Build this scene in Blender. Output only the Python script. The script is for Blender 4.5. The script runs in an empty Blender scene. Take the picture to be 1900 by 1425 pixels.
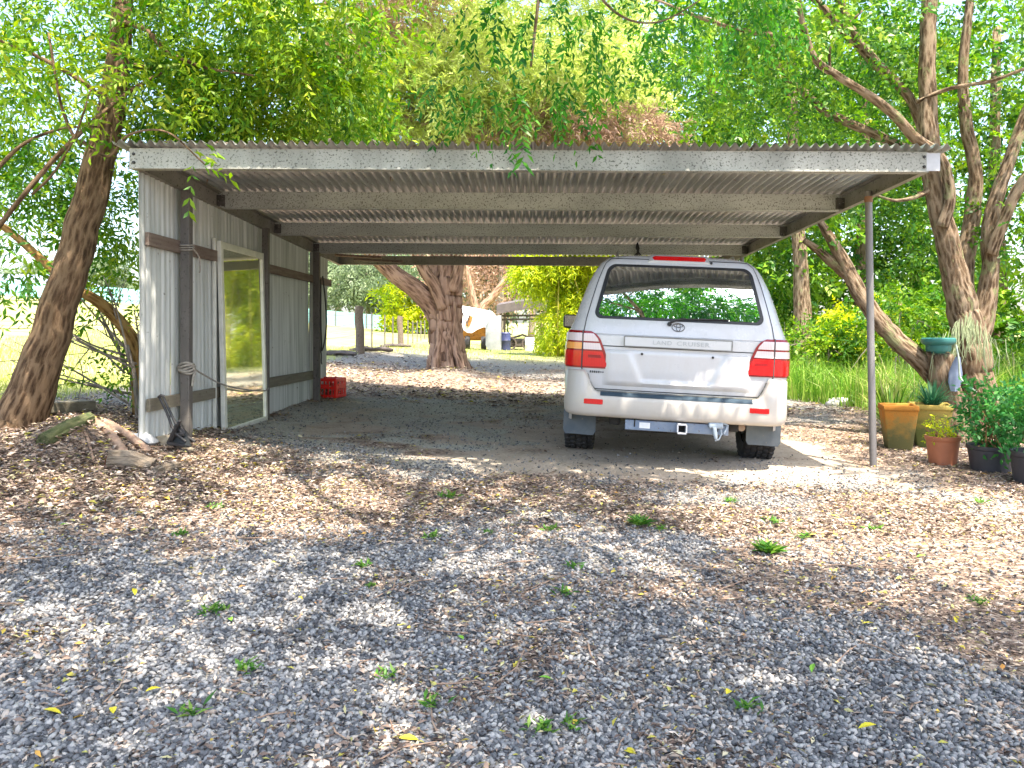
import bpy, bmesh, math, random
import numpy as np
from mathutils import Vector, Matrix, Euler, Quaternion

random.seed(7)
RNG = np.random.default_rng(11)
SC = bpy.context.scene
COL = SC.collection
R = math.radians
PI = math.pi

# ------------------------------------------------------------------ camera numbers
F, CX, CY, H = 1447.0, 985.0, 615.0, 1.25          # focal length in photo pixels, principal point, eye height


def W(px, py, y):
    """point of the place seen at photo pixel (px, py) at distance y"""
    return ((px - CX) / F * y, y, H - (py - CY) / F * y)


# ------------------------------------------------------------------ numpy noise
def _hash(ix, iy, seed):
    h = (ix.astype(np.int64) * 374761393 + iy.astype(np.int64) * 668265263 + seed * 1442695041) & 0x7fffffff
    h = ((h ^ (h >> 13)) * 1274126177) & 0x7fffffff
    return ((h ^ (h >> 16)) & 0xffff) / 65535.0


def vnoise(x, y, seed=0):
    x = np.asarray(x, float); y = np.asarray(y, float)
    ix = np.floor(x); iy = np.floor(y)
    fx = x - ix; fy = y - iy
    fx = fx * fx * (3 - 2 * fx); fy = fy * fy * (3 - 2 * fy)
    a = _hash(ix, iy, seed); b = _hash(ix + 1, iy, seed)
    c = _hash(ix, iy + 1, seed); d = _hash(ix + 1, iy + 1, seed)
    return (a * (1 - fx) + b * fx) * (1 - fy) + (c * (1 - fx) + d * fx) * fy


def fbm(x, y, seed=0, oct=4):
    s = 0; a = .5
    for i in range(oct):
        s = s + a * vnoise(x * 2 ** i, y * 2 ** i, seed + i * 17)
        a *= .5
    return s / (1 - .5 ** oct)


def sstep(a, b, x):
    t = np.clip((x - a) / (b - a), 0, 1)
    return t * t * (3 - 2 * t)


# ------------------------------------------------------------------ the lie of the land
_CP = np.array([
    (-8, -6, .45), (0, -6, 0), (8, -6, 0), (-3, 1, .12), (0, 2, 0.), (4, 2, 0.), (-6, 2, .42), (8, 2, 0), (-4.0, 4, .3),
    (-4.3, 6.6, .45), (-6, 5, .52), (-5, 8, .56), (-6, 10, .62),
    (-3.06, 6.4, .33), (-3.06, 7.9, .26), (-3.06, 9.1, .23), (-3.06, 11.1, .28), (-3.7, 7.5, .48), (-3.8, 9.5, .5),
    (-1.5, 6.5, .17), (0, 6, .09), (0.4, 7.4, .143), (2.0, 7.15, .066), (3, 6.92, .04), (3.76, 8, .045), (5, 8.5, .05), (6, 4, 0.),
    (0, 11, .17), (3, 11, .1), (2, 9.5, .1), (-2.9, 11.5, .3), (-3.2, 14, .42), (-2.1, 20, .21), (0.5, 16, .15),
    (-4.85, 22, .67), (-5.7, 34, .62), (-4.6, 14, .6), (0, 43, .3), (8, 43, .4), (-3, 36, .4), (10, 20, .3), (6, 12, .1), (7, 8, .06),
    (12, 14, .5), (20, 30, 1.0), (20, 10, .5), (-8, 22, .8), (-12, 22, 1.1), (-20, 30, 1.7), (-12, 9, 1.0),
    (-50, 75, 4.6), (-40, 75, 4.0), (-17, 75, 1.5), (-8, 75, .9), (0, 75, .6), (30, 75, 1.5),
    (-80, 110, 7), (-20, 110, 2), (30, 110, 2), (-90, 40, 6), (-90, -30, 4), (60, -40, 0), (60, 40, 2), (0, -60, 0), (-40, -30, 2),
    (-300, 300, 8), (0, 300, 3), (300, 300, 4), (300, 0, 2), (300, -300, 0), (0, -300, 0), (-300, -300, 4), (-300, 0, 6)], float)


def _tps_fit(cp):
    n = len(cp)
    d = np.hypot(cp[:, None, 0] - cp[None, :, 0], cp[:, None, 1] - cp[None, :, 1])
    K = np.where(d > 0, d, 0) ** 1.0                # linear kernel: no overshoot
    A = np.zeros((n + 3, n + 3))
    A[:n, :n] = K + np.eye(n) * -0.02
    A[:n, n] = 1; A[:n, n + 1:] = cp[:, :2]
    A[n, :n] = 1; A[n + 1:, :n] = cp[:, :2].T
    return np.linalg.solve(A, np.concatenate([cp[:, 2], np.zeros(3)]))


_TW = _tps_fit(_CP)


def G(x, y):
    """ground height"""
    x = np.asarray(x, float); y = np.asarray(y, float)
    sh = x.shape
    x = x.ravel(); y = y.ravel()
    out = np.empty(len(x))
    for i in range(0, len(x), 20000):
        xs, ys = x[i:i + 20000], y[i:i + 20000]
        d = np.hypot(xs[:, None] - _CP[None, :, 0], ys[:, None] - _CP[None, :, 1])
        d = np.sqrt(d * d + .25)
        out[i:i + 20000] = d @ _TW[:len(_CP)] + _TW[len(_CP)] + xs * _TW[-2] + ys * _TW[-1]
    near = np.exp(-((x / 9) ** 2 + ((y - 5) / 12) ** 2))
    out += near * (.05 * (fbm(x * .9, y * .9, 3) - .5) + .02 * (fbm(x * 4, y * 4, 5) - .5))
    out += .24 * np.exp(-(((x + 3.5) / .33) ** 2 + ((y - 5.95) / .5) ** 2))       # mulch heaped at the wall's end
    out += .16 * np.exp(-(((x + 1.75) / .7) ** 2 + ((y - 17.5) / 2.6) ** 2))
    return out.reshape(sh)


def g1(x, y):
    return float(G(np.array([x]), np.array([y]))[0])


def on_ground(px, py, it=12):
    """world point of the ground seen at a photo pixel"""
    y = H * F / max(py - CY, 5)
    for _ in range(it):
        z = g1((px - CX) / F * y, y)
        y = .5 * y + .5 * (H - z) * F / max(py - CY, 5)
    return ((px - CX) / F * y, y, g1((px - CX) / F * y, y))


def ell(x, y, cx, cy, rx, ry, p=1.0):
    return np.exp(-(((x - cx) / rx) ** 2 + ((y - cy) / ry) ** 2) ** p)


def masks(x, y):
    """what lies where: leaf litter, pale dirt, blue gravel, grass (0..1 each)"""
    n1 = fbm(x * .8, y * 1.1, 21); n2 = fbm(x * 2.3, y * 3.0, 33); n3 = fbm(x * .35 + 9, y * .35, 41)
    lit = .95 * ell(x, y, -4.0, 4.8, 2.0, 3.0, 2) + .55 * ell(x, y, -0.6, 5.1, 2.6, .85) + .55 * ell(x, y, 3.6, 4.8, 2.3, 1.9, 1.5)
    lit += .35 * ell(x, y, 2.6, 3.0, 1.6, .9) + .9 * ell(x, y, -2.6, 15, 2.6, 4.2, 2) + .5 * ell(x, y, 1, 13, 2.0, 4, 2) + .5 * ell(x, y, 4.6, 9, 1.8, 2.4, 2)
    lit += .30 + .5 * ell(x, y, 3.9, 7.4, 1.3, 1.3, 1.5)
    roofed = sstep(-2.9, -2.3, x) * sstep(3.2, 2.6, x) * sstep(6.1, 7.7, y + 2.2 * (n2 - .5) + 1.2 * (n1 - .5)) * sstep(12.5, 10.4, y + 2 * (n2 - .5))
    lit = np.clip(lit * (1 - .75 * roofed) + 1.5 * (n1 - .5) + 1.1 * (n2 - .5), 0, 1)
    dirt = 1.0 * ell(x, y, 1.2, 6.75, 2.2, .75, 2) + .75 * ell(x, y, 2.2, 8.2, 2.0, 1.6, 2) + .85 * ell(x, y, 4.4, 4.4, 2.2, 1.7, 2) + .45 * ell(x, y, 2.6, 2.6, 2.2, 1.0)  # pale dirt; right-hand spread raised to brighten the sunlit ground
    dirt = np.clip(dirt + .16 + roofed * (.12 + .3 * sstep(-.6, .8, x)) + 1.2 * (n2 - .5) + .8 * (n3 - .5), 0, 1)  # roofed term adds pale dirt to brighten the dim floor
    oliv = np.clip(ell(x, y, -1.2, 8.8, 2.1, 2.6, 2) + .4 * (n2 - .5), 0, 1)
    gr = sstep(-4.75, -5.4, x + .5 * (n1 - .5)) * sstep(5.8, 6.6, y) * 1.0
    gr = np.maximum(gr, sstep(23, 27, y + 3 * (n1 - .5)))
    gr = np.maximum(gr, sstep(4.6, 5.6, x + .8 * (n1 - .5) - .25 * np.clip(12 - y, 0, 6)) * sstep(10.8, 11.8, y))
    gr = np.maximum(gr, sstep(-5.6, -7, x))
    return lit, dirt, oliv, np.clip(gr, 0, 1)


# ------------------------------------------------------------------ materials
class NT:
    """small helper to write node trees"""

    def __init__(self, name):
        self.m = bpy.data.materials.new(name)
        self.m.use_nodes = True
        self.t = self.m.node_tree
        self.t.nodes.clear()
        self.out = self.t.nodes.new('ShaderNodeOutputMaterial')

    def n(self, kind, **kw):
        nd = self.t.nodes.new('ShaderNode' + kind)
        for k, v in kw.items():
            if k.startswith('i_'):
                nd.inputs[k[2:].replace('_', ' ')].default_value = v
            else:
                setattr(nd, k, v)
        return nd

    def l(self, a, b):
        self.t.links.new(a, b)

    def ramp(self, fac, stops, interp='LINEAR'):
        r = self.n('ValToRGB')
        r.color_ramp.interpolation = interp
        e = r.color_ramp.elements
        while len(e) < len(stops):
            e.new(.5)
        for i, (p, c) in enumerate(stops):
            e[i].position = p
            e[i].color = (c[0], c[1], c[2], 1) if not isinstance(c, (int, float)) else (c, c, c, 1)
        self.l(fac, r.inputs[0])
        return r.outputs[0]

    def mix(self, fac, a, b, blend='MIX'):
        m = self.n('Mix', data_type='RGBA', blend_type=blend)
        for idx, v in ((0, fac), (6, a), (7, b)):
            if isinstance(v, bpy.types.NodeSocket):
                self.l(v, m.inputs[idx])
            elif isinstance(v, (int, float)):
                m.inputs[idx].default_value = v
            else:
                m.inputs[idx].default_value = (v[0], v[1], v[2], 1)
        return m.outputs[2]

    def math(self, op, a, b=None, clamp=False):
        m = self.n('Math', operation=op, use_clamp=clamp)
        for idx, v in ((0, a), (1, b)):
            if v is None:
                continue
            if isinstance(v, bpy.types.NodeSocket):
                self.l(v, m.inputs[idx])
            else:
                m.inputs[idx].default_value = v
        return m.outputs[0]

    def coords(self, kind='Object', scale=(1, 1, 1), attr=None):
        if attr:
            src = self.n('Attribute', attribute_name=attr).outputs['Vector']
        elif kind == 'Position':
            src = self.n('NewGeometry').outputs['Position']
        else:
            src = self.n('TexCoord').outputs[kind]
        mp = self.n('Mapping')
        mp.inputs['Scale'].default_value = scale
        self.l(src, mp.inputs['Vector'])
        return mp.outputs[0]

    def noise(self, vec, scale, detail=4, rough=.55, out='Fac'):
        n = self.n('TexNoise')
        n.inputs['Scale'].default_value = scale
        n.inputs['Detail'].default_value = detail
        n.inputs['Roughness'].default_value = rough
        self.l(vec, n.inputs['Vector'])
        return n.outputs[out]

    def voro(self, vec, scale, out='Distance', feature='F1'):
        n = self.n('TexVoronoi', feature=feature)
        n.inputs['Scale'].default_value = scale
        self.l(vec, n.inputs['Vector'])
        return n.outputs[out]

    def bump(self, h, strength=.5, dist=.01):
        b = self.n('Bump')
        b.inputs['Strength'].default_value = strength
        b.inputs['Distance'].default_value = dist
        self.l(h, b.inputs['Height'])
        return b.outputs[0]

    def bsdf(self, color, rough=.6, metal=0.0, spec=.5, normal=None, coat=0.0):
        b = self.n('BsdfPrincipled')
        if isinstance(color, bpy.types.NodeSocket):
            self.l(color, b.inputs['Base Color'])
        else:
            b.inputs['Base Color'].default_value = (*color, 1)
        if isinstance(rough, bpy.types.NodeSocket):
            self.l(rough, b.inputs['Roughness'])
        else:
            b.inputs['Roughness'].default_value = rough
        b.inputs['Metallic'].default_value = metal
        b.inputs['Specular IOR Level'].default_value = spec
        b.inputs['Coat Weight'].default_value = coat
        b.inputs['Coat Roughness'].default_value = .06
        if normal is not None:
            self.l(normal, b.inputs['Normal'])
        return b

    def done(self, shader):
        self.l(shader.outputs[0], self.out.inputs['Surface'])
        return self.m


MATS = {}


def weathered(name, c1, c2, c3=None, scale=6, stretch=(1, 1, 1), rough=.7, metal=0, bump=.3, spots=.6, spot_scale=60, bdist=.004, spec=.4, coat=0):
    t = NT(name)
    v = t.coords('Object', stretch)
    n = t.noise(v, scale, 6, .6)
    c = t.mix(t.ramp(n, [(.32, 0), (.68, 1)]), c1, c2)
    if c3 is not None:
        s = t.noise(t.coords('Object'), spot_scale, 3, .6)
        c = t.mix(t.ramp(s, [(spots, 0), (spots + .08, 1)]), c, c3)
    h = t.noise(v, scale * 6, 5, .6)
    m = t.done(t.bsdf(c, rough, metal, spec, t.bump(h, bump, bdist), coat))
    MATS[name] = m
    return m


def plain(name, c, rough=.5, metal=0, spec=.5, coat=0, var=.12, scale=9):
    return weathered(name, tuple(x * (1 - var) for x in c), tuple(min(1, x * (1 + var)) for x in c), None, scale, rough=rough, metal=metal, bump=.06, spec=spec, coat=coat)


def leaf_mat(name, stops, transl=.36, rough=.42):
    t = NT(name)
    a = t.n('Attribute', attribute_name='rnd')
    c = t.ramp(a.outputs['Fac'], stops)
    d = t.bsdf(c, rough, 0, .25)
    tr = t.n('BsdfTranslucent')
    hs = t.n('HueSaturation')
    hs.inputs['Saturation'].default_value = 1.1
    hs.inputs['Value'].default_value = 1.35
    t.l(c, hs.inputs['Color'])
    t.l(hs.outputs[0], tr.inputs[0])
    mx = t.n('MixShader')
    mx.inputs[0].default_value = transl
    t.l(d.outputs[0], mx.inputs[1])
    t.l(tr.outputs[0], mx.inputs[2])
    MATS[name] = t.done(mx)
    return MATS[name]


def bark_mat(name, dark, mid, light, lichen=None, sc=1.0):
    t = NT(name)
    v = t.coords(attr='buv', scale=(21 * sc, 21 * sc, 4.2 * sc))
    w = t.coords(attr='buv', scale=(1, 1, .6))
    vo = t.voro(v, 1.6)
    no = t.noise(v, 2.6, 8, .75)
    fl = t.noise(t.coords(attr='buv', scale=(30 * sc, 30 * sc, 9 * sc)), 2.4, 6, .85)
    h = t.math('ADD', t.math('ADD', t.math('MULTIPLY', vo, .45), t.math('MULTIPLY', no, .5)), t.math('MULTIPLY', fl, .45))
    c = t.ramp(h, [(.52, dark), (.64, mid), (.78, light)])
    big = t.noise(w, 2.5, 4, .6)
    c = t.mix(t.ramp(big, [(.35, 0), (.7, .6)]), c, tuple(x * 1.5 for x in mid))
    if lichen:
        li = t.noise(w, 7, 4, .7)
        c = t.mix(t.ramp(li, [(.56, 0), (.64, .8)]), c, lichen)
    MATS[name] = t.done(t.bsdf(c, .9, 0, .15, t.bump(h, 1.0, .045)))
    return MATS[name]


GALV = weathered('galvanised_steel', (.40, .395, .36), (.23, .23, .205), (.09, .088, .075), 2.6, (1.2, 1, .5), .65, .1, .25, .555, 60)
GALVD = weathered('lichened_steel', (.49, .50, .455), (.31, .32, .29), (.14, .13, .105), 3.0, (.5, 1, 1), .7, .05, .2, .55, 70)
ROOFM = weathered('roof_iron', (.60, .60, .585), (.38, .38, .37), (.13, .08, .05), 5.0, (1, .25, 1), .36, .72, .1, .64, 30)
BEAMD = weathered('dull_side_beam', (.30, .28, .24), (.20, .185, .15), (.06, .05, .04), 4.0, (1, 1, 1), .7, .2, .2, .6, 40)
WALLM = weathered('painted_wall_iron', (.66, .67, .64), (.30, .315, .285), (.13, .11, .08), 2.6, (1, 9, .2), .55, .05, .05, .68, 22)
TIMB = weathered('old_grey_timber', (.13, .09, .07), (.21, .165, .13), (.05, .035, .03), 5, (6, .5, 6), .9, 0, .6, .62, 30)
TIMBL = weathered('weathered_olive_timber', (.20, .18, .13), (.13, .11, .08), (.06, .05, .035), 5, (6, .5, 6), .9, 0, .6, .62, 30)
POSTD = weathered('dark_post', (.10, .09, .08), (.16, .145, .13), (.06, .05, .045), 4, (3, 3, .7), .8, .1, .3, .6, 40)
POSTG = weathered('galvanised_pipe', (.22, .21, .205), (.14, .13, .125), (.10, .07, .05), 3, (1, 1, .5), .5, .35, .1, .66, 40)
ALU = plain('aluminium_frame', (.66, .65, .58), .45, .3)
ROPE = weathered('weathered_rope', (.36, .33, .28), (.22, .2, .17), None, 40, rough=.95, bump=.6)
BLACKM = weathered('black_iron', (.018, .018, .02), (.04, .036, .034), (.08, .05, .03), 8, rough=.55, bump=.3, spots=.68)
REDP = plain('red_plastic', (.72, .018, .012), .35, 0, .5, var=.08)
TEAL = weathered('teal_plastic', (.02, .13, .12), (.04, .17, .155), (.10, .16, .10), 6, rough=.4, bump=.1, spots=.66)
ORPOT = weathered('orange_mossy_clay', (.52, .22, .03), (.20, .17, .06), (.09, .10, .035), 6, (1, 1, .6), .85, 0, .4, .57, 34)
_OLDMO = weathered('mossy_yellow_clay', (.36, .28, .07), (.16, .17, .05), (.08, .10, .035), 6, (1, 1, .6), .85, 0, .4, .55, 30)
def mossy_pot(name, top, mid, low, z0, z1):
    t = NT(name)
    v = t.coords('Object')
    sx = t.n('SeparateXYZ'); t.l(v, sx.inputs[0])
    n = t.noise(v, 11, 8, .7)
    f = t.math('ADD', t.math('DIVIDE', sx.outputs['Z'], .45), t.math('MULTIPLY', t.math('SUBTRACT', n, .5), 1.3))
    c = t.ramp(f, [(z0, low), ((z0 + z1) / 2, mid), (z1, top)])
    n2 = t.noise(v, 45, 5, .7)
    c = t.mix(t.ramp(n2, [(.56, 0), (.72, .55)]), c, (.07, .07, .03))
    return t.done(t.bsdf(c, .9, 0, .2, t.bump(n2, .5, .004)))


ORPOT = mossy_pot('orange_mossy_clay', (.40, .17, .03), (.25, .17, .05), (.12, .12, .05), .25, .8)
MOPOT = mossy_pot('mossy_yellow_clay', (.36, .27, .07), (.24, .22, .06), (.11, .14, .045), .35, .95)
TERRA = plain('terracotta_plastic', (.36, .13, .065), .55, 0, .4)
BLKPOT = weathered('black_plastic_pot', (.035, .035, .042), (.06, .06, .07), (.16, .15, .15), 5, (1, 1, .4), .45, 0, .1, .68, 20)
SOIL = weathered('potting_soil', (.04, .028, .02), (.08, .055, .035), None, 30, rough=1, bump=1)
def dusty_paint(name, c, rough, coat):
    t = NT(name)
    v = t.coords('Object')
    n = t.noise(t.coords('Object', (1, 1, .35)), 5, 6, .65)
    sp = t.noise(v, 45, 4, .7)
    sx = t.n('SeparateXYZ'); t.l(v, sx.inputs[0])
    low = t.math('MULTIPLY', t.math('SUBTRACT', 1.25, sx.outputs['Z'], True), .9)
    d = t.math('MULTIPLY', t.math('ADD', low, .15), t.ramp(t.math('ADD', t.math('MULTIPLY', n, .7), t.math('MULTIPLY', sp, .3)), [(.35, .1), (.65, 1)]), True)
    d = t.math('MULTIPLY', d, .55)
    col = t.mix(d, c, (.40, .33, .26))
    b = t.bsdf(col, t.math('ADD', t.math('MULTIPLY', d, .6), rough), 0, .5, None, coat)
    return t.done(b)


PAINT = dusty_paint('white_car_paint', (.52, .52, .54), .24, .8)
BEIGE = dusty_paint('beige_car_paint', (.45, .425, .39), .3, .4)
GAPM = plain('dark_gap', (.05, .05, .05), .7)
BLKTRIM = plain('black_trim', (.02, .021, .024), .4)
FLAP = weathered('dusty_rubber', (.08, .10, .12), (.14, .16, .17), (.22, .20, .17), 5, rough=.7, bump=.1, spots=.66)
TYRE = weathered('tyre_rubber', (.016, .016, .018), (.035, .033, .032), (.13, .11, .09), 8, rough=.8, bump=.2, spots=.64, spot_scale=30)
CHROME = plain('bright_metal', (.75, .75, .76), .2, 1.0)
STEELB = weathered('zinc_towbar', (.15, .20, .29), (.26, .30, .36), (.12, .07, .04), 8, rough=.45, metal=.3, bump=.1, spots=.64)
RIM = plain('alloy_rim', (.5, .5, .52), .3, .8)
UNDER = plain('chassis_black', (.015, .014, .013), .8)
WHITEP = weathered('white_tarp', (.80, .80, .82), (.66, .66, .68), (.42, .30, .2), 3, rough=.6, bump=.3, spots=.68, spot_scale=6)
RUST = weathered('rusty_orange_paint', (.62, .26, .05), (.40, .17, .05), (.18, .07, .03), 5, rough=.75, bump=.4, spots=.58, spot_scale=14)
CONC = weathered('grey_concrete', (.34, .36, .38), (.24, .25, .27), (.15, .15, .15), 3, rough=.85, bump=.3)
SHEDR = weathered('dark_shed_roof', (.07, .06, .06), (.12, .10, .09), None, 4, rough=.8, bump=.3)
DARKSC = weathered('dark_scrap', (.05, .045, .05), (.11, .09, .08), (.20, .1, .05), 6, rough=.7, bump=.4)
TURQ = weathered('turquoise_mesh', (.22, .52, .55), (.30, .60, .62), None, 6, (.3, 1, 1), rough=.7, bump=.1)
ROOFBL = weathered('blue_grey_roof', (.20, .23, .38), (.30, .33, .47), None, 2, rough=.5, bump=.1)
STONE = weathered('pale_stone', (.42, .36, .26), (.30, .25, .18), (.16, .13, .09), 6, rough=.9, bump=.6)
LOGEND = weathered('red_cut_wood', (.42, .14, .06), (.30, .10, .05), None, 12, rough=.9, bump=.4)
PALEW = weathered('pale_split_wood', (.34, .24, .17), (.20, .125, .085), (.2, .13, .1), 6, (4, .6, 4), .9, 0, .6, .62, 20)
BLUECL = weathered('blue_grey_cloth', (.10, .13, .20), (.17, .21, .29), None, 8, rough=.9, bump=.5)
GREYPIPE = plain('pale_green_pipe', (.30, .36, .30), .6)

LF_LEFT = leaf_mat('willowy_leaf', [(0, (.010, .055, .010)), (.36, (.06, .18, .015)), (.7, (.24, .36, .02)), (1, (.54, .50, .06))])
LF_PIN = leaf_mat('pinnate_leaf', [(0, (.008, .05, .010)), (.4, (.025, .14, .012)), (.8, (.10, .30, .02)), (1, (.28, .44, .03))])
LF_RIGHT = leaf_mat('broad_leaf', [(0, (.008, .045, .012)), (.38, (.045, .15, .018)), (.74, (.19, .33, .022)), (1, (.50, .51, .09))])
LF_CON = leaf_mat('cypress_spray', [(0, (.18, .13, .08)), (.2, (.38, .31, .19)), (.4, (.42, .45, .18)), (.65, (.48, .58, .15)), (1, (.70, .76, .32))], .5)
LF_BROWN = leaf_mat('dead_spray', [(0, (.20, .12, .09)), (.5, (.42, .28, .22)), (1, (.60, .46, .36))], .4)
LF_BAM = leaf_mat('bamboo_leaf', [(0, (.10, .22, .01)), (.35, (.32, .45, .015)), (.7, (.60, .62, .02)), (1, (.70, .64, .03))])
LF_GUM = leaf_mat('gum_leaf', [(0, (.09, .13, .07)), (.5, (.17, .23, .12)), (1, (.30, .35, .2))], .35)
LF_FOR = leaf_mat('forest_leaf', [(0, (.008, .04, .010)), (.36, (.045, .15, .018)), (.72, (.20, .34, .025)), (1, (.52, .54, .10))])
LF_SHRUB = leaf_mat('glossy_shrub_leaf', [(0, (.015, .09, .02)), (.5, (.04, .19, .04)), (1, (.11, .30, .05))], .3, .35)
LF_STRAP = leaf_mat('blue_green_strap', [(0, (.02, .09, .04)), (.6, (.04, .16, .08)), (1, (.1, .24, .1))], .3)
GRASSM = leaf_mat('tall_grass_blade', [(0, (.05, .15, .015)), (.35, (.13, .29, .03)), (.65, (.28, .41, .07)), (.82, (.50, .50, .18)), (1, (.72, .62, .38))])
LAWN = leaf_mat('paddock_blade', [(0, (.16, .26, .03)), (.5, (.34, .38, .09)), (1, (.58, .52, .25))])
WEED = leaf_mat('weed_leaf', [(0, (.03, .11, .02)), (.5, (.08, .22, .03)), (1, (.20, .32, .06))])
YLEAF = leaf_mat('yellow_fallen_leaf', [(0, (.55, .40, .03)), (.5, (.65, .55, .04)), (1, (.45, .50, .06))], .2)
GLEAF = leaf_mat('green_fallen_leaf', [(0, (.12, .34, .04)), (1, (.25, .42, .05))], .2)
LITTER = leaf_mat('leaf_litter', [(0, (.045, .034, .03)), (.24, (.12, .085, .07)), (.48, (.245, .175, .135)), (.68, (.40, .315, .25)), (.88, (.57, .49, .41)), (.965, (.40, .38, .10)), (.99, (.54, .44, .06)), (1, (.5, .22, .07))], .1, .75)

BARKL = bark_mat('rough_brown_bark', (.026, .016, .010), (.115, .070, .040), (.28, .19, .115), None, 1.0)
BARKR = bark_mat('lichened_bark', (.026, .017, .011), (.125, .082, .048), (.34, .26, .18), (.24, .25, .12), .9)
BARKB = bark_mat('furrowed_red_bark', (.03, .018, .014), (.18, .105, .07), (.42, .27, .19), None, .45)
BARKT = bark_mat('orange_limb_bark', (.06, .03, .012), (.24, .13, .04), (.40, .26, .10), None, 1.0)
BARKG = bark_mat('grey_sapling_bark', (.06, .05, .04), (.19, .16, .13), (.34, .30, .25), None, 1.2)


MOSSLOG = bark_mat('mossy_log', (.03, .035, .018), (.08, .095, .04), (.16, .16, .08), (.06, .105, .035), 1.2)
LOGM = bark_mat('dry_log', (.07, .055, .04), (.19, .15, .11), (.30, .25, .19), None, 1.2)
# gravel stones and the ground sheet
def stone_mat():
    t = NT('crushed_blue_gravel')
    a = t.n('Attribute', attribute_name='rnd')
    c = t.ramp(a.outputs['Fac'], [(0, (.045, .046, .05)), (.33, (.135, .138, .145)), (.62, (.255, .255, .255)), (.82, (.40, .385, .36)), (.94, (.36, .27, .20)), (1, (.56, .52, .46))])
    n = t.noise(t.coords('Object'), 120, 3, .6)
    c = t.mix(.35, c, t.ramp(n, [(.3, .05), (.7, .5)]), 'SOFT_LIGHT')
    return t.done(t.bsdf(c, .75, 0, .3))


STONES = stone_mat()


def ground_mat():
    t = NT('ground_surface')
    att = t.n('Attribute', attribute_name='zones')
    sep = t.n('SeparateColor')
    t.l(att.outputs['Color'], sep.inputs[0])
    lit, dirt, oliv = sep.outputs
    gr = att.outputs['Alpha']
    p = t.coords('Position')
    # gravel bed
    vo = t.n('TexVoronoi'); vo.inputs['Scale'].default_value = 62
    t.l(p, vo.inputs['Vector'])
    cell = t.n('SeparateColor'); t.l(vo.outputs['Color'], cell.inputs[0])
    grav = t.ramp(cell.outputs[0], [(0, (.09, .085, .08)), (.5, (.19, .18, .17)), (.85, (.32, .31, .29)), (1, (.42, .36, .30))])
    fine = t.noise(p, 38, 6, .75)
    fine2 = t.noise(p, 150, 3, .7)
    olive = t.mix(t.ramp(fine, [(.35, 0), (.62, 1)]), (.26, .265, .20), (.60, .585, .49))  # olive bed lightened to make up for weak light under the roof
    olive = t.mix(t.ramp(cell.outputs[1], [(0, 0), (1, .3)]), olive, (.30, .28, .23))
    grav = t.mix(oliv, grav, olive)
    dirtc = t.mix(t.ramp(fine, [(.3, 0), (.7, 1)]), (.33, .27, .205), (.56, .475, .375))
    dirtc = t.mix(t.ramp(fine2, [(.55, 0), (.7, .7)]), dirtc, (.17, .14, .115))
    v2 = t.n('TexVoronoi'); v2.inputs['Scale'].default_value = 34
    t.l(t.coords('Position', (1, 2.1, 1)), v2.inputs['Vector'])
    c2 = t.n('SeparateColor'); t.l(v2.outputs['Color'], c2.inputs[0])
    litc = t.ramp(c2.outputs[1], [(0, (.07, .05, .04)), (.4, (.19, .135, .10)), (.75, (.34, .25, .185)), (1, (.48, .39, .30))])
    c = t.mix(t.ramp(t.math('ADD', dirt, t.math('MULTIPLY', t.math('SUBTRACT', fine, .5), .5)), [(.4, 0), (.6, 1)]), grav, dirtc)
    pat = t.noise(p, 2.6, 6, .7)
    c = t.mix(t.ramp(pat, [(.40, .35), (.58, 0)]), c, (.25, .215, .165), 'MIX')
    c = t.mix(t.ramp(t.math('ADD', lit, t.math('MULTIPLY', t.math('SUBTRACT', fine, .5), .8)), [(.45, 0), (.68, .92)]), c, litc)
    gn = t.noise(p, .7, 5, .6)
    gn2 = t.noise(p, 9, 4, .7)
    gc = t.ramp(t.math('ADD', t.math('MULTIPLY', gn, .6), t.math('MULTIPLY', gn2, .4)), [(.3, (.19, .26, .05)), (.5, (.35, .36, .12)), (.7, (.50, .43, .24))])
    c = t.mix(gr, c, gc)
    h = t.math('ADD', t.math('MULTIPLY', t.math('SUBTRACT', 1.0, vo.outputs['Distance']), .5), t.math('MULTIPLY', fine, .8))
    return t.done(t.bsdf(c, .95, 0, .15, t.bump(h, .6, .02)))


GROUND = ground_mat()


def glass_mat(name, base, gloss, tint=(1, 1, 1), rough=.01):
    t = NT(name)
    v = t.coords('Object')
    d = t.bsdf(t.mix(t.ramp(t.noise(v, 5, 4), [(.35, 0), (.7, 1)]), base, tuple(min(1, x * 1.5 + .005) for x in base)), .25, 0, .5)
    g = t.n('BsdfGlossy')
    g.inputs['Roughness'].default_value = rough
    g.inputs['Color'].default_value = (*tint, 1)
    lw = t.n('LayerWeight'); lw.inputs['Blend'].default_value = gloss
    mx = t.n('MixShader')
    t.l(t.math('ADD', t.math('MULTIPLY', lw.outputs['Fresnel'], .8), gloss * .75, True), mx.inputs[0])
    t.l(d.outputs[0], mx.inputs[1]); t.l(g.outputs[0], mx.inputs[2])
    return t.done(mx)


CARGLASS = glass_mat('tinted_car_glass', (.012, .017, .022), .72, (.85, .95, 1))
DOORGLASS = glass_mat('green_haze_door_glass', (.40, .48, .28), .74, (1, 1, .85), .035)  # bamboo reflection and milky haze put into the pane's own colour
MIRGLASS = glass_mat('dark_mirror_glass', (.02, .03, .03), .12)


def lens_mat(name, c, em=0):
    t = NT(name)
    v = t.coords('Object')
    wv = t.n('TexWave', wave_type='BANDS', bands_direction='X'); wv.inputs['Scale'].default_value = 22
    t.l(v, wv.inputs['Vector'])
    col = t.mix(t.math('MULTIPLY', wv.outputs['Fac'], .25), c, tuple(x * .45 for x in c))
    return t.done(t.bsdf(col, .18, 0, .4, None, .25))


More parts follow.
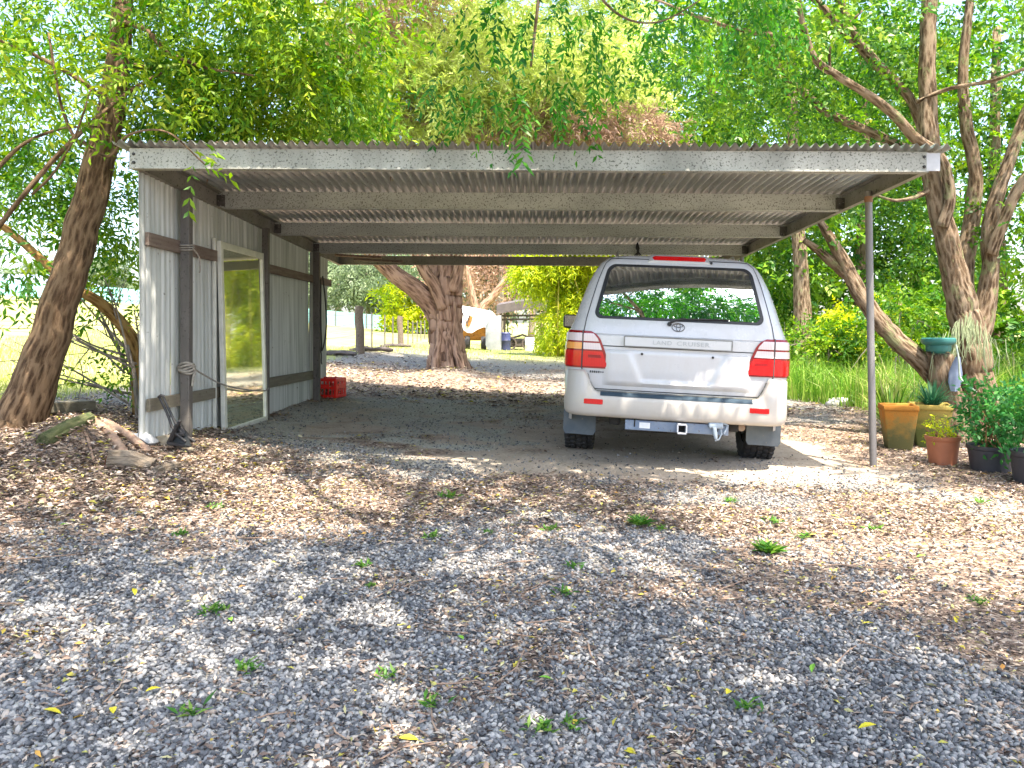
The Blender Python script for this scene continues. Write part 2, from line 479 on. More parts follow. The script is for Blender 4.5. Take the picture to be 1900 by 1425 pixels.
LENSR = lens_mat('red_lens', (.60, .004, .006))
LENSD = lens_mat('dark_red_lens', (.26, .002, .006))
LENSW = lens_mat('clear_lens', (.70, .58, .57))
LENSA = lens_mat('amber_lens', (.85, .36, .08))


# ------------------------------------------------------------------ mesh building
ORG = {}


class MB:
    def __init__(self):
        self.V = []; self.Fc = []; self.n = 0
        self.attr = []          # bark coordinates

    def add(self, V, Fs, buv=None):
        V = np.asarray(V, float).reshape(-1, 3)
        k = self.n
        self.V.append(V)
        self.Fc.extend([tuple(i + k for i in f) for f in Fs])
        self.n += len(V)
        self.attr.append(np.zeros((len(V), 3)) if buv is None else np.asarray(buv, float))
        return self

    def box(self, c, s, rot=None, bevel=0.0):
        bm = bmesh.new()
        bmesh.ops.create_cube(bm, size=1)
        for v in bm.verts:
            v.co = Vector((v.co.x * s[0], v.co.y * s[1], v.co.z * s[2]))
        if bevel > 0:
            bmesh.ops.bevel(bm, geom=bm.edges[:], offset=min(bevel, min(s) * .45), segments=2, affect='EDGES', profile=.5)
        M = rot if rot is not None else Matrix.Identity(3)
        bm.verts.index_update()
        V = [tuple(M @ v.co + Vector(c)) for v in bm.verts]
        Fs = [tuple(v.index for v in f.verts) for f in bm.faces]
        bm.free()
        return self.add(V, Fs)

    def beam(self, a, b, w, h, up=(0, 0, 1), bevel=.004):
        """box from a to b, w across and h along up"""
        a = Vector(a); b = Vector(b)
        d = (b - a)
        L = d.length; d.normalize()
        s = d.cross(Vector(up)).normalized()
        u = s.cross(d)
        M = Matrix((s, d, u)).transposed()
        return self.box(tuple((a + b) / 2), (w, L, h), M, bevel)

    def tube(self, pts, rad, seg=8, cap=True, wob=0.0, seed=0, v0=0.0, flute=0.0):
        pts = np.asarray(pts, float)
        n = len(pts)
        rad = np.full(n, rad, float) if np.isscalar(rad) else np.asarray(rad, float)
        T = np.gradient(pts, axis=0)
        T /= np.maximum(np.linalg.norm(T, axis=1, keepdims=True), 1e-9)
        ref = np.array([0, 0, 1.]) if abs(T[0][2]) < .9 else np.array([1., 0, 0])
        u = np.cross(T[0], ref); u /= np.linalg.norm(u)
        V = []; A = []
        ang = np.arange(seg) * 2 * PI / seg
        acc = v0
        rr = np.random.default_rng(seed)
        for i in range(n):
            u = u - T[i] * np.dot(u, T[i]); u /= max(np.linalg.norm(u), 1e-9)
            w = np.cross(T[i], u)
            r = rad[i] * (1 + 1.6 * wob * (vnoise(np.cos(ang) * 1.6 + seed * 3.1, np.sin(ang) * 1.6 + acc * .35 / max(rad[0], .02), seed) - .5)
                       + flute * 2 * (vnoise(np.cos(ang) * 3.2 + seed, np.sin(ang) * 3.2 + acc * .5, seed + 5) - .5) + flute * (vnoise(np.cos(ang) * 8 + seed, np.sin(ang) * 8 + acc * 1.6, seed + 9) - .5))
            V.append(pts[i] + np.outer(np.cos(ang) * r, u) + np.outer(np.sin(ang) * r, w))
            if i: acc += np.linalg.norm(pts[i] - pts[i - 1])
            A.append(np.stack([np.cos(ang) * rad[i] + seed * 1.7, np.sin(ang) * rad[i], np.full(seg, acc)], 1))
        Fs = []
        for i in range(n - 1):
            for j in range(seg):
                k = (j + 1) % seg
                Fs.append((i * seg + j, i * seg + k, (i + 1) * seg + k, (i + 1) * seg + j))
        if cap:
            Fs.append(tuple(range(seg))[::-1])
            Fs.append(tuple((n - 1) * seg + j for j in range(seg)))
        return self.add(np.concatenate(V), Fs, np.concatenate(A))

    def lathe(self, prof, c=(0, 0, 0), seg=24, M=None, closed=False):
        """prof: (r, z) pairs turned about z"""
        V = []
        for r, z in prof:
            for j in range(seg):
                a = 2 * PI * j / seg
                p = Vector((r * math.cos(a), r * math.sin(a), z))
                if M is not None: p = M @ p
                V.append((p.x + c[0], p.y + c[1], p.z + c[2]))
        Fs = []
        n = len(prof)
        for i in range(n - 1 + (1 if closed else 0)):
            i2 = (i + 1) % n
            for j in range(seg):
                k = (j + 1) % seg
                Fs.append((i * seg + j, i * seg + k, i2 * seg + k, i2 * seg + j))
        return self.add(V, Fs)

    def grid(self, P, flip=False):
        """P: array (m, n, 3)"""
        m, n = P.shape[:2]
        Fs = []
        for i in range(m - 1):
            for j in range(n - 1):
                f = (i * n + j, i * n + j + 1, (i + 1) * n + j + 1, (i + 1) * n + j)
                Fs.append(f[::-1] if flip else f)
        return self.add(P.reshape(-1, 3), Fs)

    def build(self, name, mat, parent=None, org=(0, 0, 0), smooth=None):
        V = np.concatenate(self.V) if self.V else np.zeros((0, 3))
        o = ORG.get(parent.name, org) if parent is not None else org
        V = V - np.array(o)
        me = bpy.data.meshes.new(name)
        me.from_pydata(V.tolist(), [], self.Fc)
        A = np.concatenate(self.attr)
        if np.abs(A).max() > 0:
            at = me.attributes.new('buv', 'FLOAT_VECTOR', 'POINT')
            at.data.foreach_set('vector', A.ravel())
        return link(name, me, mat, parent, o, smooth)


def link(name, me, mat, parent=None, o=(0, 0, 0), smooth=None):
    me.update()
    if mat is not None: me.materials.append(mat)
    ob = bpy.data.objects.new(name, me)
    COL.objects.link(ob)
    if parent is not None:
        ob.parent = parent
    else:
        ob.location = o
    ORG[ob.name] = o
    if smooth is not None:
        me.polygons.foreach_set('use_smooth', np.ones(len(me.polygons), bool))
        if smooth < 179:
            me.set_sharp_from_angle(angle=R(smooth))
    return ob


def thing(name, label, cat, loc=(0, 0, 0), group=None):
    o = bpy.data.objects.new(name, None)
    o.empty_display_size = .2
    COL.objects.link(o)
    o.location = loc
    ORG[o.name] = tuple(loc)
    return tag(o, label, cat, group)


def tag(o, label=None, cat=None, group=None, kind=None):
    if label: o['label'] = label
    if cat: o['category'] = cat
    if group: o['group'] = group
    if kind: o['kind'] = kind
    return o


def dup(root, loc=None, rotz=None, label=None, scale=None):
    r = root.copy(); COL.objects.link(r)
    if loc is not None: r.location = loc
    if rotz is not None: r.rotation_euler.z = rotz
    if scale is not None: r.scale = (scale,) * 3
    if label: r['label'] = label
    for ch in list(root.children):
        c = ch.copy(); COL.objects.link(c); c.parent = r
        for gch in ch.children:
            d = gch.copy(); COL.objects.link(d); d.parent = c
    return r


def fast_mesh(name, V, nper, rnd, mat, parent=None, o=(0, 0, 0), tris=None):
    """many small polygons of nper corners each (or a repeated index pattern), with a per-face random value"""
    V = np.asarray(V, np.float32).reshape(-1, 3) - np.array(o, np.float32)
    me = bpy.data.meshes.new(name)
    nv = len(V)
    me.vertices.add(nv)
    me.vertices.foreach_set('co', V.ravel())
    if tris is None:
        nf = nv // nper
        idx = np.arange(nf * nper, dtype=np.int32)
        k = nper
    else:                                         # tris: (m, k) pattern on blocks of nper vertices
        nb = nv // nper
        m, k = tris.shape
        idx = (np.arange(nb, dtype=np.int32)[:, None, None] * nper + tris[None]).ravel().astype(np.int32)
        nf = nb * m
        rnd = np.repeat(rnd, m)
    me.loops.add(nf * k)
    me.loops.foreach_set('vertex_index', idx)
    me.polygons.add(nf)
    me.polygons.foreach_set('loop_start', np.arange(nf, dtype=np.int32) * k)
    me.update(calc_edges=True)
    at = me.attributes.new('rnd', 'FLOAT', 'FACE')
    at.data.foreach_set('value', np.asarray(rnd, np.float32))
    return link(name, me, mat, parent, o)


def nrm(a):
    return a / np.maximum(np.linalg.norm(a, axis=-1, keepdims=True), 1e-9)


def leaves(P, D, N, L, Wd, fold=.2):
    """folded four-corner leaves; returns vertices (n*4, 3)"""
    S = nrm(np.cross(D, N))
    N2 = nrm(np.cross(S, D))
    L = np.asarray(L)[:, None]; Wd = np.asarray(Wd)[:, None]
    m = P + D * L * .45 + N2 * Wd * fold
    a = P
    b = m + S * Wd * .5
    c = P + D * L - N2 * L * .08
    d = m - S * Wd * .5
    return np.stack([a, b, c, d], 1).reshape(-1, 3)


def spray(centers, dirs, length, k, leaf, asp, droop=.25, spread=.8, rng=RNG, flat=.5, tone=None):
    """twigs with k leaflets on each: returns vertices and random values"""
    n = len(centers)
    D = nrm(dirs + np.array([0, 0, -droop]))
    ref = nrm(rng.normal(size=(n, 3)) * np.array([1, 1, 1 - flat]) + np.array([0, 0, flat * 2]))
    S = nrm(np.cross(D, ref))
    Nn = nrm(np.cross(S, D))
    Ls = length * (.6 + .8 * rng.random(n))
    j = np.arange(k)
    tt = (j // 2 + 1) / (k / 2 + .0)
    side = np.where(j % 2, 1., -1.)
    P = centers[:, None, :] + D[:, None, :] * (Ls[:, None, None] * tt[None, :, None]) - np.array([0, 0, 1.]) * (Ls[:, None, None] * tt[None, :, None] ** 2) * droop * .6
    DD = nrm(D[:, None, :] * .7 + S[:, None, :] * side[None, :, None] * spread + rng.normal(size=(n, k, 3)) * .28 + np.array([0, 0, -droop * .5]))
    NN = nrm(Nn[:, None, :] + rng.normal(size=(n, k, 3)) * .45)
    ll = leaf * (.65 + .7 * rng.random((n, k)))
    V = leaves(P.reshape(-1, 3), DD.reshape(-1, 3), NN.reshape(-1, 3), ll.ravel(), (ll * asp).ravel())
    base = rng.random(n) if tone is None else tone
    r = np.clip(base[:, None] * .65 + rng.random((n, k)) * .35, 0, 1).ravel()
    return V, r


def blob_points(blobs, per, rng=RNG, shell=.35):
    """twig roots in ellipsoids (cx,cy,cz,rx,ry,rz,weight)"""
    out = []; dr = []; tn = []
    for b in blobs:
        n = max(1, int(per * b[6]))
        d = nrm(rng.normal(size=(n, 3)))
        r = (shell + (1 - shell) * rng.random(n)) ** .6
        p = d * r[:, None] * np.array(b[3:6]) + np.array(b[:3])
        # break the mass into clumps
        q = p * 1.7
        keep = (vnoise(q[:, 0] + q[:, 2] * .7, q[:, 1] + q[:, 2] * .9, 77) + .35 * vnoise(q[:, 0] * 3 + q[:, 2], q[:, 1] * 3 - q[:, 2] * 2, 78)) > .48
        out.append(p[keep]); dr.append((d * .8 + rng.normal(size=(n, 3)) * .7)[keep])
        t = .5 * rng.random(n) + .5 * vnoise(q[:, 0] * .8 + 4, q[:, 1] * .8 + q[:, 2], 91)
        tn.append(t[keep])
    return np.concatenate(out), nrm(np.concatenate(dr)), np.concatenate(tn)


def crown(name, blobs, per, mat, parent, length=.35, k=10, leaf=.09, asp=.4, droop=.3, spread=.8, seed=1, tone=(0, 1), shell=.35):
    rng = np.random.default_rng(seed)
    P, D, T = blob_points(blobs, per, rng, shell)
    V, r = spray(P, D, length, k, leaf, asp, droop, spread, rng, tone=tone[0] + T * (tone[1] - tone[0]))
    q = V.reshape(-1, 4, 3)                       # no leaves growing through the carport
    inside = ((np.abs(q[..., 0]) < 3.32) & (q[..., 1] > 5.9) & (q[..., 1] < 12.7) & (q[..., 2] < 2.78)).any(1)
    V = q[~inside].reshape(-1, 3); r = r[~inside]
    return fast_mesh(name, V, 4, r, mat, parent, ORG[parent.name])


def curve(pts, n=10):
    """smooth path through points (Catmull-Rom)"""
    p = np.asarray(pts, float)
    p = np.vstack([2 * p[0] - p[1], p, 2 * p[-1] - p[-2]])
    out = []
    for i in range(1, len(p) - 2):
        for t in np.linspace(0, 1, n, endpoint=False):
            out.append(.5 * ((2 * p[i]) + (-p[i - 1] + p[i + 1]) * t + (2 * p[i - 1] - 5 * p[i] + 4 * p[i + 1] - p[i + 2]) * t * t + (-p[i - 1] + 3 * p[i] - 3 * p[i + 1] + p[i + 2]) * t ** 3))
    out.append(p[-2])
    return np.array(out)


def limb(mb, pix, seed=0, seg=10, n=6, wob=.12, flute=0.0):
    """pix: (px, py, depth, width in photo pixels)"""
    P = [W(a, b, y) for a, b, y, w in pix]
    r = [w / 2 / F * y for a, b, y, w in pix]
    c = curve(P, n)
    rr = np.interp(np.linspace(0, 1, len(c)), np.linspace(0, 1, len(r)), r)
    rg = np.random.default_rng(seed + 100)
    c = c + np.stack([vnoise(np.arange(len(c)) * .45, np.full(len(c), 7. + q), seed) - .5 for q in range(3)], 1) * rr[:, None] * .14
    mb.tube(c, rr, seg, True, wob, seed, 0, flute)
    return c
# ================================================================== GROUND
def lines(dense0, dense1, step, lo, hi):
    a = list(np.arange(dense0, dense1 + 1e-6, step))
    s = step; x = dense1
    while x < hi:
        s = min(s * 1.22, 40); x += s; a.append(x)
    s = step; x = dense0
    while x > lo:
        s = min(s * 1.22, 40); x -= s; a.insert(0, x)
    return np.array(a)


gx = lines(-7, 8, .1, -420, 420)
gy = lines(1.2, 14, .1, -260, 520)
XX, YY = np.meshgrid(gx, gy)
ZZ = G(XX, YY)
me = bpy.data.meshes.new('ground')
m_, n_ = XX.shape
idx = np.arange(m_ * n_).reshape(m_, n_)
quads = np.stack([idx[:-1, :-1], idx[:-1, 1:], idx[1:, 1:], idx[1:, :-1]], -1).reshape(-1, 4)
me.vertices.add(m_ * n_)
me.vertices.foreach_set('co', np.stack([XX, YY, ZZ], -1).astype(np.float32).ravel())
me.loops.add(quads.size); me.loops.foreach_set('vertex_index', quads.ravel().astype(np.int32))
me.polygons.add(len(quads)); me.polygons.foreach_set('loop_start', np.arange(len(quads), dtype=np.int32) * 4)
me.update(calc_edges=True)
ml, md, mo, mg = masks(XX, YY)
ca = me.color_attributes.new('zones', 'FLOAT_COLOR', 'POINT')
ca.data.foreach_set('color', np.stack([ml, md, mo, mg], -1).astype(np.float32).ravel())
ground = link('ground', me, GROUND, None, (0, 0, 0), 180)
tag(ground, kind='structure')


def scatter(n, y0, y1, dens, xlim=(-9, 9), power=1.0, rng=RNG):
    """points on the ground inside the view wedge, denser near the eye; dens(x, y) -> 0..1"""
    u = rng.random(n * 3)
    y = y0 * (y1 / y0) ** (u ** power)
    x = (rng.random(n * 3) * 1.56 - .80) * y * 1900 / F * .86
    k = (x > xlim[0]) & (x < xlim[1])
    x, y = x[k], y[k]
    k = rng.random(len(x)) < dens(x, y)
    return x[k][:n], y[k][:n]


ICO = None


def ico():
    bm = bmesh.new(); bmesh.ops.create_icosphere(bm, subdivisions=1, radius=1)
    V = np.array([v.co[:] for v in bm.verts]); Fq = np.array([[v.index for v in f.verts] for f in bm.faces])
    bm.free()
    return V, Fq


OCT_V = np.array([(1, 0, 0), (-1, 0, 0), (0, 1, 0), (0, -1, 0), (0, 0, 1), (0, 0, -1.)])
OCT_F = np.array([(0, 2, 4), (2, 1, 4), (1, 3, 4), (3, 0, 4), (2, 0, 5), (1, 2, 5), (3, 1, 5), (0, 3, 5)])


def stones(name, x, y, size, base, rng=RNG, jit=.32):
    V0, F0 = base
    n = len(x); k = len(V0)
    s = size * (.55 + .9 * rng.random(n) ** 1.5)
    sc = np.stack([np.ones(n), .6 + .35 * rng.random(n), .45 + .3 * rng.random(n)], 1) * s[:, None]
    V = V0[None] * (1 + jit * (rng.random((n, k, 1)) - .5) * 2) * sc[:, None, :]
    a = rng.random(n) * 2 * PI; ca_, sa = np.cos(a), np.sin(a)
    tl = (rng.random(n) - .5) * 1.5
    X = V[..., 0] * ca_[:, None] - V[..., 1] * sa[:, None]
    Y = V[..., 0] * sa[:, None] + V[..., 1] * ca_[:, None]
    Z = V[..., 2] + tl[:, None] * V[..., 0]
    z = G(x, y) + s * .28 + rng.random(n) * s * .4
    P = np.stack([X + x[:, None], Y + y[:, None], Z + z[:, None]], -1)
    tone = np.clip(rng.random(n) * .8 + .35 * (fbm(x * 2, y * 2, 61) - .3), 0, 1)
    o = fast_mesh(name, P, k, tone, STONES, tris=F0)
    return tag(o, kind='stuff')


def gravel_density(x, y):
    l, d, o, g = masks(x, y)
    under = .08 + .14 * (x < .3) + .65 * sstep(8.0, 5.8, y + 1.6 * (fbm(x * 2, y * 2, 47) - .5))
    return np.clip(1 - .75 * sstep(.35, .85, l) - .75 * sstep(.35, .8, d), .08, 1) * (1 - g) * under


x, y = scatter(62000, 2.0, 4.6, gravel_density)
stones('gravel', x, y, .0098, ico())
x, y = scatter(46000, 4.3, 13, gravel_density, power=.9)
stones('gravel', x, y, .0105, (OCT_V, OCT_F))


def litter_density(x, y):
    l, d, o, g = masks(x, y)
    bare = ell(x, y, 1.0, 6.75, 2.4, .55, 2)
    nz = fbm(x * 1.7, y * 1.7, 52)
    shade = sstep(-3.0, -2.3, x) * sstep(3.4, 2.7, x) * sstep(6.2, 7.5, y + 2 * (nz - .5)) * sstep(12.3, 10.8, y) * np.clip(.85 - .9 * sstep(.52, .66, nz), 0, 1)
    return np.clip(.17 + .9 * sstep(.25, .75, l) - .8 * bare - shade, .035, 1) * (1 - g)


def litter(name, n, y0, y1, size, power=1.0, lift=.010, dens=litter_density):
    rng = np.random.default_rng(int(n))
    x, y = scatter(n, y0, y1, dens, power=power, rng=rng)
    n = len(x)
    z = G(x, y) + .006 + rng.random(n) * lift
    a = rng.random(n) * 2 * PI
    D = np.stack([np.cos(a), np.sin(a), rng.normal(size=n) * .22], 1)
    N = nrm(np.stack([rng.normal(size=n) * .35, rng.normal(size=n) * .35, np.ones(n)], 1))
    L = size * (.45 + 1.1 * rng.random(n) ** 1.6)
    V = leaves(np.stack([x, y, z], 1), nrm(D), N, L, L * (.22 + .3 * rng.random(n)), .25)
    o = fast_mesh(name, V, 4, rng.random(n), LITTER)
    return tag(o, kind='stuff')


litter('leaf_litter', 47000, 2.0, 6.0, .027)
litter('leaf_litter', 58000, 4.6, 12, .036)
litter('leaf_litter', 12000, 11, 24, .085, 1.0, .03)
# thick litter on the left bank and leaves lodged on the roof edge
litter('leaf_litter', 24000, 4.2, 9.5, .045, 1.0, .035, lambda x, y: ell(x, y, -3.6, 5.4, 1.7, 2.2, 2) * (x > -7))


def twigs(n, seed):
    rng = np.random.default_rng(seed)
    mb = MB()
    x, y = scatter(n, 2.2, 10, litter_density, rng=rng)
    for i in range(len(x)):
        a = rng.random() * PI * 2; L = .08 + .25 * rng.random() ** 2
        zz = g1(x[i], y[i]) + .012
        p = np.array([x[i], y[i], zz]); d = np.array([math.cos(a), math.sin(a), .03 * rng.normal()])
        s = np.array([-d[1], d[0], 0]) * .08 * L * rng.normal()
        mb.tube([p, p + d * L * .5 + s, p + d * L], [.0035, .003, .0016], 4)
    o = mb.build('fallen_twigs', PALEW)
    return tag(o, kind='stuff')


twigs(420, 5)

# ================================================================== CARPORT
YF, YB = 6.0, 12.45
SL = 0.029                                         # fall of the roof towards the back
XL, XR = -3.09, 3.10
zb = lambda y: 2.486 - SL * (y - YF)                # underside of the frame
TW_ = -.0046                                        # frame dips a little to the right


def rz(x, y):
    return zb(y) + TW_ * x


car_port = thing('carport', 'open steel carport with corrugated iron roof, one tin-clad side and speckled front beam', 'carport', (0, 9, 0))
# corrugated roof, two skins
def corr(y0, y1, lift, ny=10):
    xs = np.arange(XL - .10, XR + .12, .0767 / 10)
    ys = np.linspace(y0, y1, ny)
    X, Y = np.meshgrid(xs, ys)
    Z = 2.486 + .168 - SL * (Y - YF) + TW_ * X + .020 * np.sin(X * 2 * PI / .0767) + lift + .012 * (vnoise(X * .9, Y * .6, 8) - .5) * sstep(YF, YF + 1, Y)
    return np.stack([X, Y, Z], -1)
P = corr(YF - .07, YB + .1, .019)
Q = corr(YF - .07, YB + .1, .0205)
mb = MB(); mb.grid(P, True); mb.grid(Q)
mb.build('roof_sheet', ROOFM, car_port, smooth=60)


def c_channel(y, h, dpt, x0, x1, mat, name, face=-1, lip=.014):
    """folded steel purlin across the carport, web towards the front"""
    mb = MB()
    L = x1 - x0
    z0 = zb(y); mx = (x0 + x1) / 2
    rot = Matrix.Rotation(-TW_ * -1, 3, 'Y') if False else Matrix.Rotation(-math.atan(TW_), 3, 'Y')
    zc = rz(mx, y)
    t = .004
    mb.box((mx, y, zc + h / 2), (L, t, h), rot)
    mb.box((mx, y + dpt / 2, zc + t / 2 + .0005), (L - .002, dpt - .006, t), rot)
    mb.box((mx, y + dpt / 2, zc + h - t / 2 - .001), (L - .002, dpt - .006, t), rot)
    mb.box((mx, y - lip / 2 - .003, zc + .006), (L - .004, lip, .009), rot)
    mb.box((mx, y + dpt, zc + lip), (L - .004, t, lip * 2), rot)
    return mb.build(name, mat, car_port)


fas = c_channel(YF, .16, .06, XL, XR - .05, GALV, 'front_beam')
# splice plate and bolts at the right end, bolts at the left end
mb = MB()
mb.box((XR - .005, YF - .001, rz(XR, YF) + .082), (.105, .005, .14), None, .002)
sp = mb.build('splice_plate', plain('bright_splice', (.42, .42, .44), .55, .2), car_port)
for bx, bz in ((XL + .035, .05), (XL + .035, .115), (XR - .075, .045), (XR - .075, .12)):
    mb = MB()
    mb.lathe([(0, .012), (.009, .011), (.012, .006), (.012, 0)], (bx, YF - .002, rz(bx, YF) + bz), 8, Matrix.Rotation(R(90), 3, 'X'))
    mb.build('bolt', BLACKM, fas)
for yy, hh, mt in ((7.62, .165, GALVD), (9.33, .15, GALVD), (11.0, .145, GALVD), (12.4, .14, BEAMD)):
    c_channel(yy, hh, .06, XL + .03, XR - .06, mt, 'purlin' if yy < 12 else 'rear_beam')
# side beams
for s, bx in ((-1, XL + .02), (1, XR - .035)):
    mb = MB()
    a = (bx, YF + .01, rz(bx, YF) + .08); b = (bx, YB, rz(bx, YB) + .07)
    mb.beam(a, b, .005, .155)
    for dz in (-.077, .077):
        mb.beam((bx - s * .028, YF + .012, a[2] + dz), (bx - s * .028, YB - .002, b[2] + dz), .054, .005)
    mb.build('side_beam', BEAMD, car_port)
# gusset brackets
BRACK = weathered('mottled_bracket', (.13, .12, .105), (.05, .045, .04), (.30, .28, .26), 14, rough=.7, bump=.3, spots=.6, spot_scale=40)
for yy in (7.62, 9.33, 11.0):
    for s, bx in ((-1, XL + .06), (1, XR - .08)):
        mb = MB()
        mb.box((bx, yy - .007, rz(bx, yy) + .075), (.09, .006, .11), None, .002)
        for k in (-1, 1):
            mb.lathe([(0, .012), (.010, .010), (.010, 0)], (bx + k * .022, yy - .010, rz(bx, yy) + .075 + k * .02), 6, Matrix.Rotation(R(90), 3, 'X'))
        mb.build('bracket', BRACK, car_port)

# posts
WX = -3.06
for yy, w in ((6.715, .078), (8.72, .07), (10.8, .085)):
    gz = g1(-2.97, yy)
    mb = MB()
    mb.box((-2.965, yy, (gz - .15 + zb(yy)) / 2), (w, w, zb(yy) - gz + .15), Matrix.Rotation(R(random.uniform(-.4, .4)), 3, 'X'), .006)
    mb.build('wall_post', POSTD, car_port)
mb = MB()
pz = g1(3.04, 6.92)
mb.tube([(3.045, 6.93, pz - .1), (3.02, 6.93, 1.2), (3.0, 6.93, rz(3, 6.93) + .05)], .031, 20)
post = mb.build('pipe_post', POSTG, car_port, smooth=40)
mb = MB(); mb.lathe([(.031, 0), (.036, 0), (.036, .05), (.031, .052)], (3.0, 6.93, rz(3, 6.93) - .048), 20)
mb.build('post_cap', weathered('rusty_cap', (.28, .13, .06), (.18, .1, .06), None, 12), post, smooth=40)
mb = MB()
mb.tube([(3.03, 11.2, g1(3.03, 11.2) - .1), (3.03, 11.2, rz(3, 11.2) + .04)], .031, 20)
mb.build('pipe_post', POSTG, car_port, smooth=40)

# tin wall, ribbed, in three sheets
def wall_sheet(y0, y1, ztop0, ztop1, off):
    ys = np.arange(y0, y1, .0085)
    prof = .008 * np.sign(np.sin(ys * 2 * PI / .085)) * np.minimum(1, np.abs(np.sin(ys * 2 * PI / .085)) * 1.6) + .002 * np.sin(ys * 2 * PI / .0283)
    k = np.linspace(0, 1, 6)
    out = []
    for side in (0, .0014):
        Zt = np.interp(ys, [y0, y1], [ztop0, ztop1]); Zb = G(np.full_like(ys, WX), ys) - .06
        Zv = Zb[None] + (Zt - Zb)[None] * k[:, None]
        Xv = WX + off + prof[None] + side + .012 * np.sin(Zv * 1.3 + y0)
        out.append(np.stack([Xv, np.broadcast_to(ys, Zv.shape), Zv], -1))
    return out


wall = None
for i, (y0, y1) in enumerate(((6.06, 6.62), (6.605, 8.66), (8.645, 10.78), (10.765, 11.66))):
    a, b = wall_sheet(y0, y1, zb(y0) + .02, zb(y1) + .02, .004 * (i % 2))
    mb = MB(); mb.grid(a); mb.grid(b, True)
    w_ = mb.build('wall_sheet', WALLM, car_port, smooth=50)
# timber girts on the wall
for (ya, yb_, z, h, mt) in ((6.13, 7.60, 1.975, .105, TIMB), (8.72, 11.75, 1.975, .10, TIMB), (6.15, 7.62, .665, .10, TIMBL), (8.72, 10.85, .655, .115, TIMBL)):
    mb = MB()
    mb.box((WX + .042, (ya + yb_) / 2, z), (.032, yb_ - ya, h), Matrix.Rotation(R(random.uniform(-.4, .4)), 3, 'X'), .004)
    mb.build('wall_rail', mt, car_port)

# glass door panel leaning on the wall
door = thing('glass_door', 'aluminium framed glass door panel leaning on the inside of the tin wall behind a rope', 'door', (-2.97, 8.1, g1(-2.97, 8.1)))
xt, xb_ = -2.99, -2.945
ya, yb_ = 7.47, 8.68
zt, z0 = 2.12, .255
def dpt_(y, z):
    return (xb_ + (xt - xb_) * (z - z0) / (zt - z0), y, z)
fm = MB()
def stile(y, w, d=.04):
    fm.beam(dpt_(y, z0), dpt_(y, zt), d, w, (0, 1, 0), .003)
stile(ya + .032, .06); stile(yb_ - .028, .05)
for z, h in ((zt - .035, .065), (z0 + .03, .05)):
    p = dpt_(0, z)
    fm.box((p[0], (ya + yb_) / 2, z), (.036, yb_ - ya - .11, h), None, .003)
fm.build('door_frame', ALU, door)
mb = MB()
mb.box((-2.9675, (ya + yb_) / 2, (zt + z0) / 2), (.006, yb_ - ya - .10, zt - z0 - .09), Matrix.Rotation(-math.atan2(xb_ - xt, zt - z0) , 3, 'Y'), 0)
mb.build('door_pane', DOORGLASS, door)
mb = MB(); mb.beam((-3.015, ya - .03, z0), (-3.02, ya - .03, zt + .02), .03, .035, (0, 1, 0))
mb.build('door_jamb', ALU, door)

# rope from the first post across the door to the second
rp = thing('rope', 'weathered rope knotted round the front wall post and slung across the glass door', 'rope', (-2.93, 6.7, .9))
mb = MB()
mb.tube(curve([(-2.925, 6.75, .93), (-2.90, 7.3, .76), (-2.88, 7.9, .66), (-2.885, 8.4, .61), (-2.92, 8.68, .615), (-2.99, 8.76, .62)], 12), .008, 8)
mb.build('strand', ROPE, rp, smooth=60)
mb = MB()
for k in range(5):
    zc = .90 + .018 * k
    a = np.linspace(0, 2 * PI, 26)
    r = .06 + .007 * (k % 2)
    mb.tube(np.stack([-2.965 + r * np.cos(a), 6.715 + r * np.sin(a), zc + .012 * np.sin(a * 2 + k)], 1), .0105, 7)
mb.tube(curve([(-2.90, 6.68, .97), (-2.895, 6.72, .90), (-2.90, 6.70, .86), (-2.905, 6.69, .78)], 6), .011, 7)
mb.build('knot', ROPE, rp, smooth=60)
# twine on the upper part of the first post
tw = MB()
for k in range(3):
    a = np.linspace(0, 2 * PI, 20)
    tw.tube(np.stack([-2.965 + .062 * np.cos(a), 6.715 + .062 * np.sin(a), 1.955 + .02 * k + .01 * np.sin(a)], 1), .006, 5)
tw.tube(curve([(-2.9, 6.68, 1.97), (-2.895, 6.80, 1.90), (-2.895, 6.83, 1.80), (-2.89, 6.80, 1.76)], 6), .007, 5)
o = tw.build('twine', ROPE, None, (-2.96, 6.715, 1.96), 60)
tag(o, 'loop of frayed twine tied high on the front wall post over the timber rail', 'twine')

# hose and hook on the last wall post
hz = MB()
hz.tube(curve([(-2.90, 10.86, 2.02), (-2.88, 10.92, 1.7), (-2.87, 10.95, 1.35), (-2.89, 10.9, 1.08), (-2.91, 10.83, .98), (-2.90, 10.80, 1.1), (-2.905, 10.78, 1.5), (-2.90, 10.77, 1.98)], 8), .011, 7)
hz.tube(curve([(-2.90, 10.77, .98), (-2.885, 10.75, .92), (-2.88, 10.72, .84), (-2.885, 10.76, .80)], 6), .008, 6)
o = hz.build('hanging_hose', BLACKM, None, (-2.9, 10.85, 1.2), 60)
tag(o, 'thin dark hose hanging in a long loop from the last wall post', 'hose')

